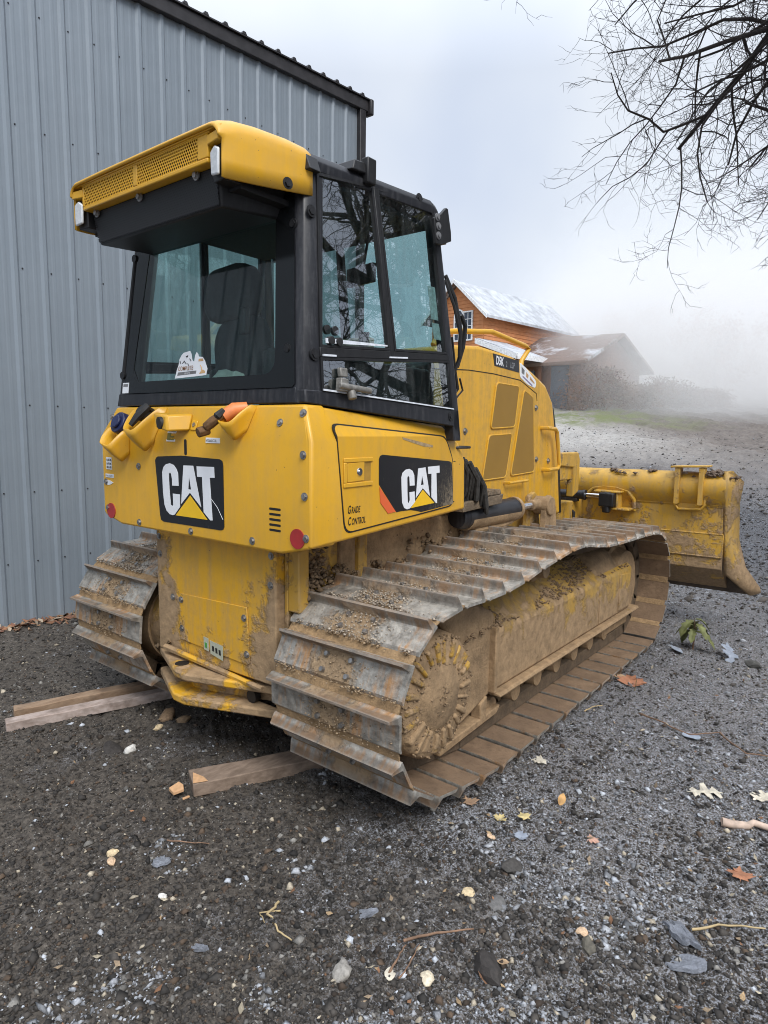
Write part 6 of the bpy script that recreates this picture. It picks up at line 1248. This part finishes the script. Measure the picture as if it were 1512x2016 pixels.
# pebbles one can tell apart
def pebble(name, label, x, y, size, colr, seed, flat=.6, cat='stone'):
    rr = random.Random(seed); bm = bmesh.new(); bmesh.ops.create_icosphere(bm, subdivisions=2, radius=1)
    off = Vector((rr.uniform(0, 9), rr.uniform(0, 9), rr.uniform(0, 9))); from mathutils import noise as mn
    for v in bm.verts: v.co *= 1 + .45 * mn.noise(v.co * 1.1 + off) + .15 * mn.noise(v.co * 3 + off)
    me = bpy.data.meshes.new(name); bm.to_mesh(me); bm.free(); me.materials.append(bpy.data.materials.get('p' + str(colr)) or plain('p' + str(colr), colr, .8, var=.3, scale=90, bmp=.3)); me.polygons.foreach_set('use_smooth', [size > .02 and colr[0] > .1] * len(me.polygons))
    o = bpy.data.objects.new(name, me); COL.objects.link(o); o.location = (x, y, gz(x, y) + size * flat * .35); o.scale = (size * 1.25, size * .9, size * flat); o.rotation_euler = (rr.uniform(-.3, .3), rr.uniform(-.3, .3), rr.uniform(0, 6)); return tag(o, label, cat)
CRM = (.56, .44, .27); WHT = (.60, .58, .54); GRY = (.17, .165, .16); DRK = (.035, .030, .027); PCH = (.60, .42, .27)
for a in (('pebble', 'flat oval cream pebble near the bottom centre', 1.485, -.739, .021, (.66, .57, .42), 1, .4), ('pebble', 'yellowish flat pebble in the middle foreground', 1.397, -.373, .019, CRM, 2, .45), ('stone', 'rounded peach pebble leaning on a dark stone', 1.762, -.305, .016, PCH, 3, .8), ('stone', 'dark olive stone touching the peach pebble', 1.798, -.345, .023, (.10, .09, .07), 4, .7), ('clod', 'large black clod of earth in the right foreground', 1.60, -.60, .042, DRK, 5, .75, 'clod'), ('clod', 'dark clod on the frosty patch behind the oval pebble', 1.445, -.15, .034, (.06, .055, .05), 6, .6, 'clod'),
          ('stone', 'grey lump of concrete among chips at bottom centre', 1.275, -.866, .030, (.30, .28, .25), 7, .6), ('stone', 'white pebble in the dark ground behind the machine', -.35, -.569, .026, WHT, 8, .8), ('bark', 'short black piece of bark left of the white pebble', -.44, -.60, .05, DRK, 9, .35, 'bark'), ('stone', 'grey slab of broken asphalt in the foreground', 1.50, -.36, .034, (.13, .125, .12), 10, .4), ('stone', 'grey boulder lying by the end of the blade', 1.76, 4.95, .11, (.19, .19, .20), 11, .8), ('clod', 'brown lump of mud dropped between the tracks', -.527, -.25, .045, (.20, .13, .075), 12, .7, 'clod'), ('clod', 'second smaller lump of mud between the tracks', -.43, -.22, .032, (.21, .14, .08), 13, .7, 'clod'), ('stone', 'pale pebble in front of the brown lumps of mud', -.47, -.34, .02, CRM, 14, .7),
          ('pebble', 'orange pebble right of the track corner', 1.30, -.045, .014, PCH, 15, .6), ('pebble', 'white pebble at the lower left foreground', .62, -1.02, .014, WHT, 16, .8), ('pebble', 'cream pebble at the far left foreground', .30, -1.02, .018, CRM, 17, .7), ('pebble', 'round tan pebble below the cream one at left', .345, -1.045, .015, PCH, 18, .7), ('stone', 'dark grey stone half sunk beyond the seedling', 1.75, 2.70, .045, (.07, .068, .06), 19, .6)):
    pebble(*a)
# slabs of frosted bark
M_FB = mudmat('frosted_bark', (.25, .265, .30), 34)
def flake(label, x, y, L_, W_, rot, seed, h=.02, tilt=.1):
    rr = random.Random(seed); K = 22; r_ = 1.0; out = []
    for k in range(K):
        a = 2 * math.pi * k / K; r_ = min(1.15, max(.55, r_ + rr.uniform(-.22, .22))); out.append(Vector((math.cos(a) * L_ * r_, math.sin(a) * W_ * r_ * rr.uniform(.85, 1.1), math.cos(a) * L_ * tilt + rr.uniform(-.002, .004))))
    M3 = Matrix.Rotation(rot, 3, 'Z'); o3 = Vector((x, y, gz(x, y) + .004)); up_ = Vector((0, 0, h)); m = MB()
    ring1 = [M3 @ p + o3 for p in out]; ring2 = [M3 @ (p * rr.uniform(.86, .99)) + o3 + up_ * rr.uniform(.6, 1.2) for p in out]; ring3 = [M3 @ (p * .5) + o3 + up_ * rr.uniform(.5, 1.3) for p in out]
    m.loft([ring1, ring2, ring3]); return tag(m.build('bark_flake', M_FB, None, smooth=0), label, 'bark')
flake('large frosted slab of bark at the right foreground', 2.0, -.11, .095, .036, -.55, 1, .014); flake('frosted crumbling piece under the large bark slab', 2.04, -.21, .060, .030, .5, 2, .012); flake('frosted flake of bark in the left foreground', .899, -1.08, .032, .015, .6, 3, .01); flake('blue-grey frosted flake upper left foreground', .478, -.928, .032, .022, .8, 4, .01); flake('frosted broken flake left of the bottom centre', 1.19, -.67, .048, .022, .9, 5, .01)
# sticks and twigs
def stick(label, pts_, r, mt, seed=0, name='twig'):
    rr = random.Random(seed); P3 = []
    for (x, y, l) in pts_: P3.append(Vector((x, y, gz(x, y) + l)))
    full = []
    for i in range(len(P3) - 1):
        for k in range(4): full.append(P3[i].lerp(P3[i + 1], k / 4) + Vector((rr.uniform(-1, 1), rr.uniform(-1, 1), rr.uniform(-.3, .6))) * r * .9)
    full.append(P3[-1]); m = MB(); m.tube(full, [r * (1 - .5 * i / (len(full) - 1)) for i in range(len(full))], 7); return tag(m.build(name, mt, None, smooth=60), label, 'twig')
M_STK = plain('peeled_stick', (.50, .38, .30), .75, var=.3, scale=30); M_DST = plain('dry_twig', (.20, .12, .075), .85, var=.4, scale=40); M_STR = plain('straw', (.42, .32, .17), .8)
stick('thick peeled stick coming in from the right edge', [(1.985, .585, .02), (2.12, .70, .02), (2.4, .92, .02)], .017, M_STK, 1, 'stick'); stick('long thin brown twig arching over the frost', [(1.40, 1.42, .02), (1.50, 1.38, .03), (1.68, 1.32, .03), (1.80, 1.47, .02)], .005, M_DST, 2); stick('curved twig running to the right edge', [(1.80, 1.46, .02), (1.86, 1.33, .03), (1.95, 1.28, .02), (2.10, 1.34, .02)], .005, M_DST, 3)
stick('curved straw-coloured twig left of the bottom centre', [(.945, -.80, .01), (.97, -.87, .014), (1.03, -.885, .012), (1.09, -.885, .01)], .0045, M_STR, 4); stick('thin straw crossing the curved twig', [(.98, -.83, .01), (.93, -.87, .012), (.985, -.90, .012)], .003, M_STR, 5); stick('brown twig lying flat in the middle foreground', [(1.36, -.69, .012), (1.42, -.60, .014), (1.50, -.51, .012)], .005, M_DST, 6); stick('short upright twig below the flat brown twig', [(1.40, -.80, .008), (1.39, -.75, .012), (1.375, -.69, .008)], .004, M_DST, 7); stick('grey twig beside the short upright one', [(1.43, -.80, .008), (1.425, -.74, .012), (1.41, -.67, .008)], .003, M_DST, 8)
stick('thin tan twig next to the bark slab', [(2.02, -.06, .01), (2.08, .0, .02), (2.2, .07, .015)], .0045, M_STR, 9); stick('pale straw at the track edge', [(1.16, 1.25, .02), (1.19, 1.32, .03), (1.22, 1.36, .02)], .004, M_STR, 10); stick('thin stem standing between leaves right of the track', [(1.27, 1.77, .0), (1.29, 1.72, .06), (1.30, 1.70, .10)], .003, M_STR, 11); stick('faint twig at left edge of the foreground', [(.40, -.86, .01), (.46, -.80, .014), (.52, -.76, .01)], .003, M_DST, 12)
# oak seedling by the track
sx_, sy_ = 1.352, 2.80; sz_ = gz(sx_, sy_); pl = empty('oak_seedling', (sx_, sy_, sz_), 'small green oak seedling with drooping leaves growing beside the track', 'plant'); M_LFG = plain('yellow_green_leaf', (.13, .14, .045), .65, var=.45, scale=25)
m = MB(); m.tube([(sx_, sy_, sz_ - .02), (sx_ + .01, sy_, sz_ + .12), (sx_ - .005, sy_ + .01, sz_ + .21)], [.007, .005, .003], 6); m.build('stem', M_DST, pl)
rr = random.Random(6)
for k in range(9):
    az = k * 2.4; m = MB(); L_ = rr.uniform(.10, .16); half = [(0, 0), (.12, .15), (.10, .25), (.26, .38), (.16, .48), (.30, .65), (.18, .72), (.20, .88), (0, 1.0)]
    base = Vector((sx_, sy_, sz_ + .12 + .012 * k)); d = Vector((math.cos(az), math.sin(az), 0)); sd_ = Vector((-d.y, d.x, 0)); rise = rr.uniform(-.1, .5)
    def w(a, b_): return base + d * (b_ * L_) + sd_ * (a * L_) + Vector((0, 0, L_ * (rise * b_ - 1.1 * b_ * b_ + abs(a) * .4)))
    K = len(half); m.add([w(-a, b_) for a, b_ in half] + [w(0, b_) for a, b_ in half] + [w(a, b_) for a, b_ in half], [(i, i + 1, K + i + 1, K + i) for i in range(K - 1)] + [(K + i, K + i + 1, 2 * K + i + 1, 2 * K + i) for i in range(K - 1)])
    m.build('leaf', M_LFG, pl, smooth=0, solid=.001)
# dead leaves blown against the foot of the wall, and specks of leaf all over: uncountable
def litter(name, n, fn, seed, s0, s1, label, cols):
    rg = np.random.default_rng(seed); xs, ys = fn(rg, n); n = len(xs); zs_ = gzn(xs, ys) + rg.uniform(.002, .014, n)
    u = rg.normal(0, 1, (n, 3)); u[:, 2] *= .45; u /= np.linalg.norm(u, axis=1)[:, None]; v = np.cross(u, np.stack([rg.normal(0, .35, n), rg.normal(0, .35, n), np.ones(n)], 1)); v /= np.linalg.norm(v, axis=1)[:, None]
    s = rg.uniform(s0, s1, n)[:, None]; c = np.stack([xs, ys, zs_ + s[:, 0] * .25], 1); nn = np.cross(u, v)
    V = np.stack([c + u * s, c + v * s * .55 + nn * s * .18, c + u * s * .15 - nn * s * .12, c - u * s, c - v * s * .5 + nn * s * .2], 1); F = np.array([(0, 1, 2), (1, 3, 2), (3, 4, 2), (4, 0, 2)])
    F = (F[None] + (np.arange(n) * 5)[:, None, None]).reshape(-1, 3); cc = np.array(cols)[rg.integers(0, len(cols), n)] * rg.uniform(.6, 1.2, (n, 1))
    o = bigmesh(name, V.reshape(-1, 3), F, M_STONE, None, np.repeat(cc, 5, 0)); o['kind'] = 'stuff'; o['label'] = label
litter('leaf_litter', 900, lambda rg, n: (XW + .03 + np.abs(rg.normal(0, .07, n)), rg.uniform(-1.2, 3.9, n)), 5, .018, .05, 'strip of brown dead leaves along the foot of the wall', [(.30, .14, .07), (.38, .22, .12), (.22, .10, .06), (.45, .36, .26)])
def scatter(rg, n):
    r = 1.2 * (7 / 1.2) ** rg.uniform(0, 1, n); a = aF + rg.uniform(-R(36), R(36), n); x = C0.x + r * np.cos(a); y = C0.y + r * np.sin(a); k = (x > 1.2) | (rg.uniform(0, 1, n) < .35); k &= x > -2.7; return x[k], y[k]
litter('leaf_bits', 520, scatter, 8, .006, .017, 'small bits of dead leaf scattered over the gravel', [(.42, .29, .16), (.50, .43, .31), (.28, .14, .07), (.30, .22, .14)])
